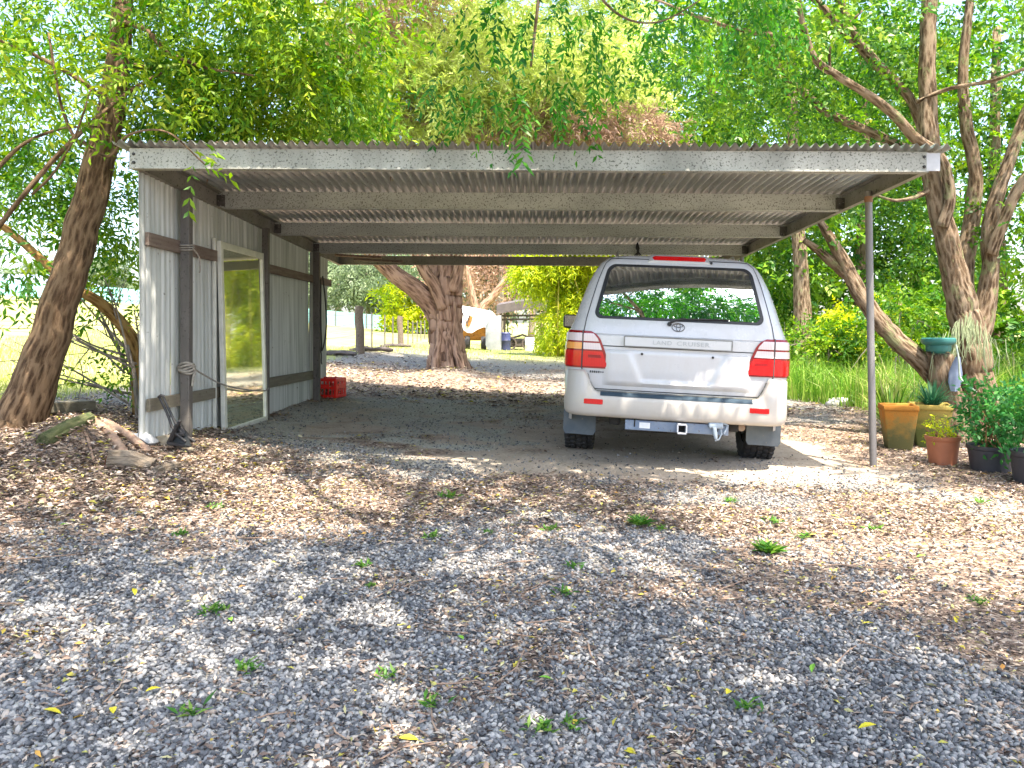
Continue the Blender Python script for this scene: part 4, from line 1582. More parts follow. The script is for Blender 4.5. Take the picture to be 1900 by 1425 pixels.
for sg in (-1, 1):
    side_glass(sg, .52, 1.22, .72, 1.22); side_glass(sg, 1.32, 2.18, 1.32, 2.18); side_glass(sg, 2.26, 3.18, 2.26, 2.82)
    for yy in (1.5, 2.45):
        mb = MB(); mb.box((sg * (sec(1.05)[0] + .012), yy, 1.05), (.03, .20, .035), None, .01); mb.build('door_handle', PAINT, car)
    for yy in (1.27, 2.22, 3.25):
        q = MB()
        g = np.array([[(sg * (sec(z)[0] + .0015), yy - .004, z) for z in np.linspace(.55, 1.10, 10)], [(sg * (sec(z)[0] + .0015), yy + .004, z) for z in np.linspace(.55, 1.10, 10)]])
        q.grid(g); q.grid(g, True)
        q.build('door_seam', GAPM, car)
    # flares
    for ay in (AX_R, AX_F):
        fl = MB(); P = []
        for a in np.linspace(R(-8), R(188), 30):
            row = []
            for r_, o_ in ((.452, .0), (.455, .03), (.49, .032), (.525, .004)):
                yy = ay + r_ * math.cos(a); zz = .40 + r_ * math.sin(a)
                row.append((sg * (sec(max(.42, zz))[0] + o_), yy, zz))
            P.append(row)
        fl.grid(np.array(P), sg > 0); fl.build('wheel_flare', BEIGE, car, smooth=50)
    sl = MB(); sl.box((sg * .93, (AX_R + AX_F) / 2, .47), (.07, AX_F - AX_R - 1.0, .13), None, .03); sl.build('side_sill', BEIGE, car)
    mr = MB()
    mr.box((sg * 1.085, 3.02, 1.235), (.20, .12, .17), Matrix.Rotation(sg * .12, 3, 'Z'), .035)
    mr.tube([(sg * .90, 3.06, 1.19), (sg * .99, 3.04, 1.20)], .025, 8)
    mo_ = mr.build('mirror', BLKTRIM, car)
    g_ = MB(); g_.box((sg * 1.085 , 2.958, 1.24), (.165, .004, .135), Matrix.Rotation(sg * .12, 3, 'Z') @ Matrix.Rotation(.06, 3, 'X'), 0); g_.build('mirror_glass', MIRGLASS, mo_)
    rr_ = MB(); rr_.tube([(sg * .55, .95, 1.845), (sg * .55, 1.05, 1.895), (sg * .55, 2.2, 1.905), (sg * .54, 2.35, 1.86)], .014, 8); rr_.build('roof_rail', RIM, car, smooth=50)
P = []
for z in np.linspace(1.2, 1.70, 6):
    w, y0, r_, f = sec(z)
    P.append([((w - .12) * (i / 5 - 1), f - .10 * ((i / 5 - 1)) ** 2 + .008, z) for i in range(11)])
mb = MB(); mb.grid(np.array(P)); mb.build('windscreen', CARGLASS, car, smooth=60)
hd = MB()
P = []
for yy in np.linspace(3.45, 4.62, 8):
    P.append([(.80 * (i / 6 - 1), yy - .1 * abs(i / 6 - 1) ** 3, 1.145 + .045 * (1 - abs(i / 6 - 1) ** 2.5) - .05 * ((yy - 3.45) / 1.17) ** 2) for i in range(13)])
hd.grid(np.array(P)); hd.build('bonnet', PAINT, car, smooth=60)
fb = MB(); fb.box((0, 4.80, .56), (1.72, .22, .26), None, .08); fb.build('front_bumper', BEIGE, car)
gl = MB(); gl.box((0, 4.86, .88), (.9, .04, .20), None, .02); gl.build('grille', CHROME, car)
for sg in (-1, 1):
    hl = MB(); hl.box((sg * .66, 4.76, .90), (.34, .12, .20), Matrix.Rotation(-sg * .35, 3, 'Z'), .04); hl.build('headlight', LENSW, car)

# stance: yaw and roll follow the ground
YAW, ROLL = -6.5, 2.75
car.rotation_euler = (R(CAR_PITCH if 'CAR_PITCH' in globals() else 0), R(ROLL), R(YAW))
car.location = (1.18, 6.50, .088)
# ================================================================== TREES
def Bl(px, py, y, rx, ry, rz, w=1.0):
    p = W(px, py, y)
    return (p[0], p[1], p[2], rx, ry, rz, w)


def tree(name, label, loc, group=None):
    return thing(name, label, 'tree', loc, group)


# ---- leaning tree on the left
t1 = tree('leaning_tree', 'rough brown leaning tree at the left edge in front of the tin wall', (-4.3, 6.6, g1(-4.3, 6.6)))
mb = MB()
limb(mb, [(20, 830, 6.6, 112), (40, 775, 6.6, 88), (70, 690, 6.6, 72), (100, 600, 6.6, 64), (136, 480, 6.6, 58), (176, 340, 6.6, 54), (206, 210, 6.6, 47), (222, 90, 6.65, 38), (232, -60, 6.8, 32), (240, -260, 7.0, 22), (250, -450, 7.2, 12)], 1, 36, 12, .04, .03)
mb.build('trunk', BARKL, t1, smooth=180)
mb = MB()
limb(mb, [(-10, 430, 6.2, 9), (70, 330, 6.2, 9), (130, 265, 6.2, 9), (190, 210, 6.3, 8), (240, 170, 6.4, 8), (300, 135, 6.5, 5)], 2, 7)
limb(mb, [(215, 40, 6.65, 14), (270, 55, 6.5, 10), (310, 95, 6.4, 8), (380, 125, 6.4, 6), (470, 140, 6.4, 4)], 3, 6)
limb(mb, [(225, 120, 6.65, 12), (330, 135, 6.9, 8), (400, 170, 7.0, 7), (455, 215, 7.1, 6), (520, 222, 7.2, 4)], 4, 6)
limb(mb, [(210, 200, 6.6, 12), (150, 150, 6.5, 9), (60, 100, 6.4, 7), (-40, 60, 6.3, 5)], 5, 6)
limb(mb, [(150, 270, 6.25, 8), (130, 240, 6.25, 6), (110, 180, 6.2, 5), (90, 60, 6.2, 4)], 6, 6)
limb(mb, [(232, -40, 6.7, 18), (330, -120, 6.6, 14), (480, -170, 6.4, 10), (640, -150, 6.2, 6)], 7, 6)
limb(mb, [(60, 360, 6.2, 6), (100, 320, 6.1, 5), (140, 250, 6.0, 4), (170, 160, 6.0, 3)], 8, 5)
limb(mb, [(-20, 330, 6.3, 9), (40, 270, 6.3, 7), (110, 240, 6.3, 5), (180, 235, 6.3, 3)], 9, 5)
limb(mb, [(150, 260, 6.3, 8), (200, 290, 6.2, 6), (240, 250, 6.1, 5), (310, 245, 6.0, 4), (380, 305, 5.85, 3)], 10, 5)
mb.build('branch', BARKL, t1, smooth=180)
bl = [Bl(50, 60, 7.6, .9, .8, .6, .6), Bl(190, 0, 7.8, .9, .8, .5, .6), Bl(340, 50, 7.2, .8, .8, .5, .9), Bl(470, 40, 6.8, .9, .9, .5, 1.1), Bl(600, 40, 6.8, .7, .9, .5, .9),
      Bl(330, 180, 6.9, .6, .8, .35, .8), Bl(480, 160, 7.0, .7, .7, .4, 1.0), Bl(600, 190, 7.2, .6, .7, .36, .8), Bl(430, 230, 7.3, .7, .7, .22, .5), Bl(40, 190, 7.6, .8, .7, .6, .6), Bl(110, 150, 6.1, .4, .4, .4, .15),
      Bl(10, 300, 7.4, .6, .6, .4, .35), Bl(90, 330, 7.6, .5, .5, .4, .35), Bl(215, 390, 7.8, .34, .5, .45, .5), Bl(60, 440, 7.6, .6, .6, .25, .16), Bl(10, 480, 6.6, .35, .6, .3, .18),
      Bl(230, -220, 6.8, 2.0, 1.6, .7, .8), Bl(500, -220, 6.2, 1.4, 1.6, .6, .6), Bl(-150, -100, 6.0, 1.2, 1.6, .9, .4), Bl(360, 300, 5.85, .10, .06, .12, .012), Bl(100, 690, 6.4, .16, .1, .08, .02), Bl(230, 560, 7.6, .3, .4, .3, .10)]
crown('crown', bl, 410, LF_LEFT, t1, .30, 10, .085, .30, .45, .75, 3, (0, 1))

# orange-brown limb leaning behind it, and bare saplings by the wall
t2 = tree('bare_leaning_limb', 'bare orange-brown limb leaning between the leaning tree and the tin wall', (-3.75, 7.5, g1(-3.75, 7.5)))
mb = MB()
limb(mb, [(262, 770, 7.5, 30), (254, 660, 7.4, 26), (232, 610, 7.3, 24), (190, 565, 7.2, 22), (142, 535, 7.1, 18), (84, 488, 7.0, 15), (12, 425, 6.9, 13), (-80, 370, 6.8, 9)], 12, 9, 7, .14)
mb.build('trunk', BARKT, t2, smooth=180)
t3 = tree('bare_sapling', 'thin bare grey sapling twigs standing against the outside of the tin wall', (-3.6, 7.2, g1(-3.6, 7.2)))
mb = MB()
rng = np.random.default_rng(8)
for k in range(16):
    x0 = 225 + 40 * rng.random(); y0 = 640 + 110 * rng.random(); d = 6.9 + 1.2 * rng.random()
    an = R(95 + 75 * rng.random()); L = 90 + 200 * rng.random()
    x1 = x0 + L * math.cos(an) * .9; y1 = y0 - L * math.sin(an)
    limb(mb, [(x0, y0, d, 5), ((x0 + x1) / 2 + 10 * rng.normal(), (y0 + y1) / 2 + 8 * rng.normal(), d, 3.6), (x1, y1, d + .1, 1.8)], 20 + k, 5, 5)
    for j in range(2):
        f = .4 + .4 * rng.random(); a2 = an + rng.normal() * .8; l2 = L * .4
        xa = x0 + (x1 - x0) * f; ya_ = y0 + (y1 - y0) * f
        limb(mb, [(xa, ya_, d, 2.6), (xa + l2 * math.cos(a2) * .5, ya_ - l2 * math.sin(a2) * .5 - 4, d, 2.0), (xa + l2 * math.cos(a2), ya_ - l2 * math.sin(a2), d, 1.2)], 60 + k, 4, 3)
limb(mb, [(256, 790, 7.2, 10), (250, 700, 7.2, 8), (236, 640, 7.2, 6)], 41, 5)
mb.build('trunk', BARKG, t3, smooth=180)
crown('crown', [Bl(205, 480, 7.4, .3, .4, .35, 1), Bl(170, 690, 7.3, .5, .4, .12, .9), Bl(230, 700, 7.2, .25, .3, .2, .5)], 55, LF_LEFT, t3, .16, 6, .055, .4, .2, .8, 5)

# ---- many-stemmed tree on the right
t4 = tree('multi_stem_tree', 'tall many-stemmed lichened tree rising behind the potted plants on the right', (5.1, 9.0, g1(5.1, 9.0)))
mb = MB()
D = 9.0
limb(mb, [(1828, 835, D, 88), (1818, 760, D, 68), (1808, 690, D, 60), (1798, 630, D, 60), (1782, 560, D, 52), (1764, 480, D, 42), (1746, 400, D, 40), (1730, 320, D, 38), (1722, 220, D, 33), (1720, 110, D, 29), (1724, 0, D, 27), (1728, -160, D, 20), (1735, -380, D, 10)], 31, 30, 10, .05, .06)
limb(mb, [(1802, 640, D + .1, 52), (1826, 575, D + .1, 38), (1838, 500, D + .1, 29), (1836, 430, D + .1, 28), (1848, 370, D + .1, 26), (1872, 300, D + .1, 23), (1905, 210, D + .1, 22), (1960, 90, D, 16)], 32, 26, 9, .05, .06)
limb(mb, [(1785, 570, D + .3, 40), (1790, 480, D + .4, 32), (1806, 390, D + .5, 28), (1808, 310, D + .5, 24), (1792, 230, D + .5, 22), (1786, 130, D + .5, 18), (1800, 0, D + .5, 14), (1810, -150, D + .5, 9)], 33, 10, 7, .14)
limb(mb, [(1838, 470, D, 24), (1862, 410, D - .1, 22), (1890, 350, D - .2, 20), (1940, 280, D - .3, 16)], 34, 9)
limb(mb, [(1748, 420, D - .1, 22), (1762, 370, D - .15, 21), (1756, 320, D - .2, 20), (1740, 285, D - .2, 18), (1700, 258, D - .2, 20), (1655, 210, D - .3, 18), (1614, 178, D - .4, 16), (1560, 145, D - .5, 15), (1520, 118, D - .6, 15), (1502, 90, D - .6, 14), (1488, 40, D - .7, 12), (1474, -30, D - .8, 10)], 35, 9, 7)
limb(mb, [(1730, 330, D, 26), (1712, 245, D + .2, 18), (1691, 189, D + .2, 17), (1660, 150, D + .2, 17), (1630, 122, D + .2, 20), (1590, 80, D + .1, 18), (1563, 55, D + .1, 16), (1529, 17, D, 13), (1490, -20, D, 9)], 36, 9, 7)
limb(mb, [(1600, 90, D + .1, 15), (1575, 40, D, 13), (1552, -20, D, 10)], 37, 8)
limb(mb, [(1720, 300, D + .3, 24), (1650, 262, D + .6, 17), (1590, 235, D + .7, 16), (1529, 205, D + .8, 16), (1480, 160, D + .8, 15), (1448, 128, D + .8, 14), (1428, 70, D + .8, 11), (1408, -10, D + .8, 8)], 38, 9, 7)
limb(mb, [(1500, 74, D - .6, 7), (1440, 64, D - .7, 7), (1395, 60, D - .8, 8), (1314, 38, D - .9, 7), (1255, 14, D - 1, 5), (1180, -15, D - 1.1, 4)], 39, 7)
limb(mb, [(1440, 120, D + .8, 9), (1380, 70, D + .7, 7), (1300, 30, D + .6, 5), (1220, 30, D + .5, 3)], 40, 6)
limb(mb, [(1700, 190, D, 9), (1760, 165, D - .2, 8), (1840, 150, D - .4, 7), (1900, 128, D - .6, 6), (1990, 100, D - .8, 4)], 42, 6)
limb(mb, [(1540, 140, D - .5, 6), (1545, 80, D - .6, 5), (1600, 20, D - .7, 4)], 44, 5)
limb(mb, [(1728, 350, D, 14), (1700, 365, D - .1, 9), (1660, 372, D - .2, 6), (1620, 360, D - .3, 4)], 45, 6)
mb.build('trunk', BARKR, t4, smooth=180)
# moss hanging in the fork
mb = MB()
rng = np.random.default_rng(9)
for k in range(90):
    x0 = 1798 + 26 * rng.normal(); y0 = 575 + 22 * rng.random() + abs(x0 - 1800) * .8
    d = D - .38 - .05 * rng.random(); L = 30 + 55 * rng.random()
    mb.tube([W(x0, y0, d), W(x0 + 4 * rng.normal() + (x0 - 1800) * .12, y0 + L * .5, d - .01), W(x0 + 5 * rng.normal() + (x0 - 1800) * .2, y0 + L, d + .01)], [.003, .005, .002], 4)
mb.build('hanging_moss', weathered('pale_moss', (.27, .33, .17), (.40, .43, .27), None, 20, rough=1), t4)
bl = [Bl(1300, 60, 9, .9, 1.2, .7, 1.0), Bl(1420, 170, 9.6, .8, 1.0, .5, .9), Bl(1560, 40, 9.2, 1.0, 1.2, .7, 1.1), Bl(1600, 200, 10, .8, 1, .4, .7), Bl(1750, 60, 9.4, .9, 1.2, .7, .7), Bl(1860, 80, 9, .9, 1.1, .8, .7),
      Bl(1860, 230, 9.8, .6, 1, .6, .5), Bl(1760, 250, 9.8, .5, .9, .4, .35), Bl(1890, 420, 9.4, .5, .8, .5, .5), Bl(1700, 440, 10, .4, .6, .5, .35), Bl(1480, 20, 8.2, .8, .9, .5, .7), Bl(1650, 330, 10, .35, .5, .2, .25),
      Bl(1600, -200, 8.6, 2.0, 1.8, .7, .8), Bl(1850, -220, 8, 1.6, 1.8, .8, .6), Bl(1300, -200, 8, 1.6, 1.6, .5, .6)]
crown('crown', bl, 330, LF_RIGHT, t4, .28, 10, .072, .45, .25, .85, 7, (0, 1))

# ---- low limb and stump beside it
t5 = tree('low_limb_tree', 'low grey limb leaning left from a stump beneath the green bowl', (4.66, 8.75, g1(4.66, 8.75)))
mb = MB()
D = 8.8
limb(mb, [(1772, 822, D, 80), (1762, 760, D, 64), (1752, 718, D, 48), (1722, 684, D, 38), (1680, 645, D, 35), (1640, 606, D + .1, 33), (1600, 552, D + .2, 30), (1570, 495, D + .3, 26), (1543, 447, D + .3, 19), (1522, 412, D + .3, 13), (1508, 392, D + .3, 9)], 51, 26, 9, .05, .06)
limb(mb, [(1574, 510, D + .3, 24), (1548, 490, D + .35, 22), (1515, 462, D + .4, 15), (1492, 446, D + .4, 10)], 52, 9)
limb(mb, [(1758, 745, D - .05, 60), (1748, 700, D - .1, 52), (1744, 657, D - .12, 46)], 53, 12)
mb.build('trunk', BARKR, t5, smooth=180)
mb = MB(); p = W(1744, 656, D - .12)
mb.lathe([(0, .006), (.12, .004), (.138, -.004), (.14, -.03)], p, 20, Matrix.Rotation(R(18), 3, 'X'))
mb.build('cut_face', PALEW, t5, smooth=40)
crown('crown', [Bl(1500, 400, 9.2, .4, .5, .3, 1), Bl(1540, 360, 9.3, .4, .5, .25, .8)], 60, LF_RIGHT, t5, .25, 8, .075, .45, .3, .8, 9)

# ---- big furrowed tree behind the carport, cypress-like sprays above the roof
t6 = tree('old_cypress', 'massive furrowed old trunk on the mulch mound behind the carport, yellow and brown sprays above', (-2.1, 20.0, g1(-2.1, 20)))
mb = MB()
D = 20.0
limb(mb, [(832, 706, D, 96), (830, 682, D, 74), (828, 650, D, 62), (826, 610, D, 57), (825, 560, D, 60), (826, 510, D, 56), (832, 440, D, 56), (840, 330, D, 48), (850, 200, D, 36), (862, 60, D, 26), (870, -120, D, 16)], 61, 44, 10, .12, .24)
for (a, b, w0) in (((862, 700), (844, 640), 20), ((806, 690), (814, 630), 18), ((838, 704), (832, 640), 18)):
    limb(mb, [(a[0], a[1] + 4, D - .6, w0), ((a[0] + b[0]) / 2, (a[1] + b[1]) / 2, D - .52, w0 * .85), (b[0], b[1], D - .40, w0 * .7), (b[0], b[1] - 80, D - .33, w0 * .4)], 70 + a[0], 8)
limb(mb, [(818, 590, D, 46), (795, 560, D - .2, 40), (760, 530, D - .5, 34), (715, 495, D - .8, 30), (660, 430, D - 1.2, 28), (600, 340, D - 1.5, 22), (560, 220, D - 1.6, 16)], 62, 10)
limb(mb, [(822, 570, D - .3, 30), (805, 530, D - .5, 24), (784, 496, D - .7, 22), (760, 430, D - 1, 20), (735, 300, D - 1.2, 17), (700, 190, D - 1.5, 15), (640, 60, D - 1.8, 10), (600, 0, D - 2, 7)], 63, 9)
limb(mb, [(840, 540, D - .3, 24), (850, 500, D - .4, 20), (856, 440, D - .5, 17), (870, 300, D - .6, 14), (900, 180, D - 1, 9)], 64, 8)
limb(mb, [(745, 340, D - 1.2, 13), (690, 130, D - 1.6, 11), (640, 20, D - 1.8, 8), (590, -40, D - 1.9, 5)], 65, 7)
limb(mb, [(730, 280, D - 1.2, 12), (660, 170, D - 1.9, 9), (600, 120, D - 2.2, 6), (560, 100, D - 2.4, 4)], 66, 7)
limb(mb, [(850, 300, D, 16), (950, 230, D - .5, 11), (1040, 200, D - .8, 7), (1120, 190, D - 1, 4)], 67, 7)
mb.build('trunk', BARKB, t6, smooth=180)
bl = [Bl(760, 190, 17.8, 1.9, 1.3, .9, 1.4), Bl(900, 130, 18, 2.0, 1.4, 1.0, 1.4), Bl(1060, 130, 18.2, 1.8, 1.3, .7, 1.0), Bl(640, 200, 18.5, 1.2, 1.5, .8, .7), Bl(950, 230, 19, 2.2, 1.5, .6, 1.2), Bl(1100, 200, 20, 2.0, 1.6, .8, 1.2), Bl(560, 60, 18, 1.2, 1.5, .9, .6), Bl(820, 40, 19.5, 2.4, 2, .8, .9), Bl(1050, 60, 20, 2.4, 2, .9, 1.0), Bl(620, 270, 18, 1.2, 1.2, .4, .6), (-4, 14, 9.0, 1.8, 1.6, .6, .8), (-1.2, 15, 9.4, 1.8, 1.8, .6, .8), (1.5, 14.5, 9.2, 1.8, 1.6, .6, .7), (-2.6, 17, 10, 1.8, 1.6, .6, .7), (.8, 18, 10.5, 2, 1.6, .7, .7)]  # the unseen high clumps are added to shade the mulch mound
crown('crown', bl, 950, LF_CON, t6, .55, 14, .17, .20, .25, .55, 13, (.35, 1.0), .2)
bl = [Bl(690, 110, 18.6, 1.3, 1.2, .8, 1.0), Bl(740, 40, 18.4, 1.2, 1.2, .6, .8), Bl(1030, 235, 18.6, 2.2, 1.0, .35, 1.2), Bl(900, 250, 18.6, 1.2, 1, .5, .6), Bl(1150, 240, 19, 1.6, 1.0, .4, .8), Bl(620, 120, 18, 1.0, 1.0, .5, .5), Bl(790, 250, 19, 1.4, 1, .4, .4)]
crown('dead_spray', bl, 480, LF_BROWN, t6, .5, 14, .16, .18, .25, .55, 14, (0, 1), .2)

# ---- shade tree the camera stands under: crown overhead, fronds hanging into view
t7 = tree('pinnate_shade_tree', 'bright green tree whose feathery fronds hang into the view above the front beam', (4.2, -3.2, g1(4.2, -3.2)))
mb = MB()
def limb3(pts, seed, seg=9):
    P = [p[:3] for p in pts]; c = curve(P, 7)
    rr = np.interp(np.linspace(0, 1, len(c)), np.linspace(0, 1, len(pts)), [p[3] for p in pts])
    mb.tube(c, rr, seg, True, .12, seed)
limb3([(4.2, -3.2, -.1, .30), (4.15, -3.1, 1.2, .22), (4.0, -2.9, 2.6, .2), (3.6, -2.4, 4.2, .17), (3.0, -1.6, 5.6, .12), (2.4, -.8, 7.0, .07), (2.0, -.2, 8.4, .03)], 81, 12)
limb3([(3.6, -2.4, 4.2, .12), (2.2, -1.2, 5.2, .09), (1.0, .6, 5.5, .07), (.4, 2.4, 5.2, .05), (.2, 4.2, 4.6, .035), (.1, 5.2, 3.9, .018), (0.0, 5.45, 3.1, .008)], 82)
limb3([(3.3, -2.0, 4.8, .11), (4.2, .4, 5.8, .08), (4.8, 2.4, 6.0, .05), (5.0, 4.4, 5.6, .025)], 83)
limb3([(2.6, -1.1, 6.4, .08), (.2, -.6, 6.6, .06), (-2.2, .6, 6.4, .04), (-3.8, 2.2, 6.0, .02)], 84)
limb3([(.4, 2.4, 5.2, .035), (-.6, 3.8, 5.0, .03), (-1.0, 5.0, 4.5, .02), (-1.0, 5.6, 3.9, .01)], 85, 7)
limb3([(.3, 3.8, 4.8, .03), (.9, 4.8, 4.4, .02), (1.2, 5.6, 3.9, .01)], 86, 7)
limb3([(.15, 4.9, 4.1, .014), (0.45, 5.2, 3.5, .011), (.85, 5.3, 3.35, .006), (1.4, 5.4, 3.7, .004)], 87, 5)
mb.build('trunk', BARKR, t7, smooth=180)
bl = [Bl(1000, -10, 5.4, .6, .6, .14, .08), Bl(1180, 0, 5.6, .6, .6, .18, .12), Bl(1330, 20, 5.9, .6, .6, .25, .2),
      Bl(1040, 145, 5.5, .08, .10, .16, .045), Bl(915, 175, 5.4, .07, .10, .14, .035), Bl(820, 150, 5.7, .10, .10, .11, .03), Bl(1110, 140, 5.7, .12, .12, .14, .035), Bl(1230, 110, 5.8, .16, .15, .2, .06), Bl(880, 40, 5.3, .22, .2, .12, .04), Bl(1060, 40, 5.2, .3, .2, .12, .05), Bl(1170, 70, 5.4, .25, .2, .14, .06)]
crown('crown', bl, 330, LF_PIN, t7, .24, 14, .062, .34, .85, .8, 21, (0, .9))
# the sprig in front of the fascia
mb = MB()
mb.tube(curve([(-.02, 5.42, 3.15), (-.05, 5.46, 2.9), (-.08, 5.5, 2.68), (-.075, 5.5, 2.48)], 6), [.003] * 19, 5)
rng = np.random.default_rng(3)
n = 26
zz = np.linspace(2.95, 2.42, n)
P = np.stack([-.06 + .02 * rng.normal(size=n), 5.5 + .02 * rng.normal(size=n), zz], 1)
Dv = np.stack([np.where(np.arange(n) % 2, 1, -1) * (.7 + .3 * rng.random(n)), .3 * rng.normal(size=n), -.75 * np.ones(n)], 1)
V = leaves(P, nrm(Dv), nrm(np.stack([.4 * rng.normal(size=n), -np.ones(n), .5 * np.ones(n)], 1)), .085 + .03 * rng.random(n), .024 + .008 * rng.random(n))
fast_mesh('hanging_frond', V, 4, .3 + .5 * rng.random(n), LF_PIN, t7, ORG[t7.name])
# overhead mass that dapples the ground, with clumps added for shade and reflections
bl = []
rng = np.random.default_rng(17)
for (x_, y_, z_, r_) in ((-3.2, 1.0, 6.6, 1.3), (-1.6, 2.6, 6.2, 1.2), (0, .8, 6.6, 1.3), (1.2, 2.8, 6.0, 1.1), (2.6, .6, 6.6, 1.4), (5.0, -.2, 6.8, .9), (-4.6, 2.6, 6.2, 1.2), (-2.6, 4.2, 5.8, 1.1), (-.4, 4.6, 5.5, .9), (-1.4, -.6, 7.0, 1.3), (1.6, -1.0, 7.4, 1.4), (-3.8, -.8, 7, 1.3), (1.8, 4.6, 5.4, .8), (6.4, .6, 7, 1.2), (-5.4, 4.6, 6, 1.0), (3.8, -1.4, 7.4, 1.3), (4.5, 5.0, 5.2, .8), (5.4, 5.9, 5.6, .8), (1.3, 4.7, 5.0, .7), (3.5, -1, 8.6, 1.3), (2.4, 0, 8.0, 1.2), (1.0, -2, 9.2, 1.4), (-.6, -1.4, 8.6, 1.3), (4.6, -2.2, 9.0, 1.3)):
    bl.append((x_, y_, z_, r_ * .8, r_ * .8, .5, r_ * .95))
crown('crown', bl, 132, LF_PIN, t7, .5, 12, .16, .42, .3, .8, 22, (0, 1))

# ---- bush and wood behind
def simple_tree(name, label, pix, blobs, per, lf, bark, leaf, asp=.4, k=10, length=.5, droop=.25, seed=1, tone=(0, 1), group=None, cat='tree', shell=.3):
    b0 = W(*pix[0][:3])
    t = thing(name, label, cat, (b0[0], b0[1], g1(b0[0], b0[1])), group)
    if len(pix) > 1:
        m = MB(); limb(m, pix, seed, 9, 6, .15); m.build('trunk', bark, t, smooth=180)
    crown('crown', blobs, per, lf, t, length, k, leaf, asp, droop, .8, seed, tone, shell)
    return t


# golden bamboo
tb_ = thing('golden_bamboo', 'bright yellow-green bamboo thicket left of the car behind the carport', 'bamboo', (1.6, 28, g1(1.6, 28)))
m = MB()
rng = np.random.default_rng(31)
for k in range(46):
    x0 = .8 + 5.6 * rng.random(); y0 = 27 + 2.4 * rng.random(); g = g1(x0, y0); hh = 4 + 1.6 * rng.random(); lx = rng.normal() * .5
    m.tube(curve([(x0, y0, g), (x0 + lx * .2, y0, g + hh * .5), (x0 + lx, y0 - .3, g + hh)], 4), [.03] * 5 + [.02] * 4, 5)
m.build('cane', weathered('yellow_cane', (.45, .38, .08), (.3, .3, .06), None, 5), tb_, smooth=180)
bl = []
for k in range(32):
    zz = .9 + 4.1 * rng.random() ** .8; x0 = (.95 if zz < 2.6 else -.1) + 5.4 * rng.random()
    bl.append((x0, 27.6 + 1.6 * rng.random(), zz, .75, .8, .85, 1))
crown('crown', bl, 420, LF_BAM, tb_, .45, 10, .20, .20, .8, .7, 33, (0, 1), .2)

LBL = iter([
    ('forest_tree', 'slender pale-barked tree with blotched trunk beside the right side of the car'),
    ('forest_tree', 'dense green tree filling the gap behind the pipe post'),
    ('forest_tree', 'tall green tree behind the many-stemmed tree at the right edge'),
    ('forest_tree', 'tall tree whose crown shows over the right half of the roof'),
    ('forest_tree', 'dark leafy tree behind the car between bamboo and slender trunk'),
    ('forest_tree', 'spreading tree over the far right corner of the roof'),
    ('forest_tree', 'bushy tree low behind the stump and green bowl'),
    ('forest_tree', 'tall tree directly above the centre of the carport roof'),
    ('forest_tree', 'green tree standing beyond the right edge behind the dusty black pot'),
    ('forest_tree', 'farther green tree beyond the right edge past the tall grass')])
FG = None
def ft(pix, blobs, per=420, seed=1, leaf=.15, tone=(0, 1)):
    nm, lb = next(LBL)
    return simple_tree(nm, lb, pix, blobs, per, LF_FOR, BARKR, leaf, .5, 10, .5, .25, seed, tone, FG)
ft([(1488, 690, 16, 46), (1490, 600, 16, 32), (1486, 500, 16, 28), (1478, 400, 16, 24), (1470, 200, 16, 20), (1465, 0, 16, 12)],
   [Bl(1470, 470, 17, 1.0, 1, .9, .5), Bl(1500, 380, 17.5, 1.3, 1.2, 1.1, .7), Bl(1440, 250, 17, 1.8, 1.5, 1.2, 1.2), Bl(1480, 100, 17, 2.2, 1.8, 1.2, 1.3), Bl(1440, 0, 17, 2, 1.8, 1, .9)], 330, 101)
ft([(1600, 690, 19, 30), (1598, 500, 19, 22), (1605, 300, 19, 18), (1600, 100, 19, 10)],
   [Bl(1560, 560, 19, 1.2, 1, 1.0, .8), Bl(1640, 520, 20, 1.3, 1, 1.3, 1.0), Bl(1590, 400, 19.5, 1.5, 1.2, 1.3, 1.0), Bl(1680, 420, 20, 1.2, 1.2, 1.2, .6), Bl(1620, 260, 20, 2.2, 1.5, 1.2, 1.0), Bl(1620, 120, 20, 2.2, 1.5, 1.3, 1.0)], 330, 102)
ft([(1850, 690, 17, 40), (1852, 500, 17, 28), (1845, 300, 17, 22), (1850, 50, 17, 14)],
   [Bl(1850, 620, 15.5, 1.6, 1, .9, 1.2), Bl(1880, 480, 16, 1.4, 1.2, 1.3, 1.1), Bl(1800, 380, 17.5, 1.0, 1.2, 1.4, .6), Bl(1890, 300, 17, 1.3, 1.2, 1.3, .9), Bl(1860, 120, 17, 1.8, 1.5, 1.5, 1.0), Bl(1750, 50, 18, 1.6, 1.5, 1.2, .6), Bl(1780, 640, 16, 1.0, .8, .8, .7)], 330, 103)
ft([(1330, 670, 24, 30), (1330, 400, 24, 24), (1320, 150, 24, 16)],
   [Bl(1300, 180, 23, 2.4, 1.8, 1.6, 1.5), Bl(1380, 60, 24, 2.6, 2, 1.5, 1.2), Bl(1220, 60, 24, 2.2, 2, 1.4, 1.0), Bl(1420, 230, 23, 2, 1.5, 1.0, 1.2), Bl(1250, 240, 23, 2.2, 1.5, .7, 1.2)], 330, 104)
ft([(1420, 660, 24, 24), (1422, 560, 24, 20), (1425, 450, 24, 14)],
   [Bl(1440, 600, 20, 1.2, 1, 1.0, .9), Bl(1420, 520, 21, 1.4, 1.2, 1.2, 1.1), Bl(1460, 440, 21, 1.4, 1.2, 1.0, .9), Bl(1500, 600, 21, 1.4, 1.2, .9, .9), Bl(1380, 560, 22, 1.2, 1.2, 1.4, 1)], 330, 105, .15, (0, .8))
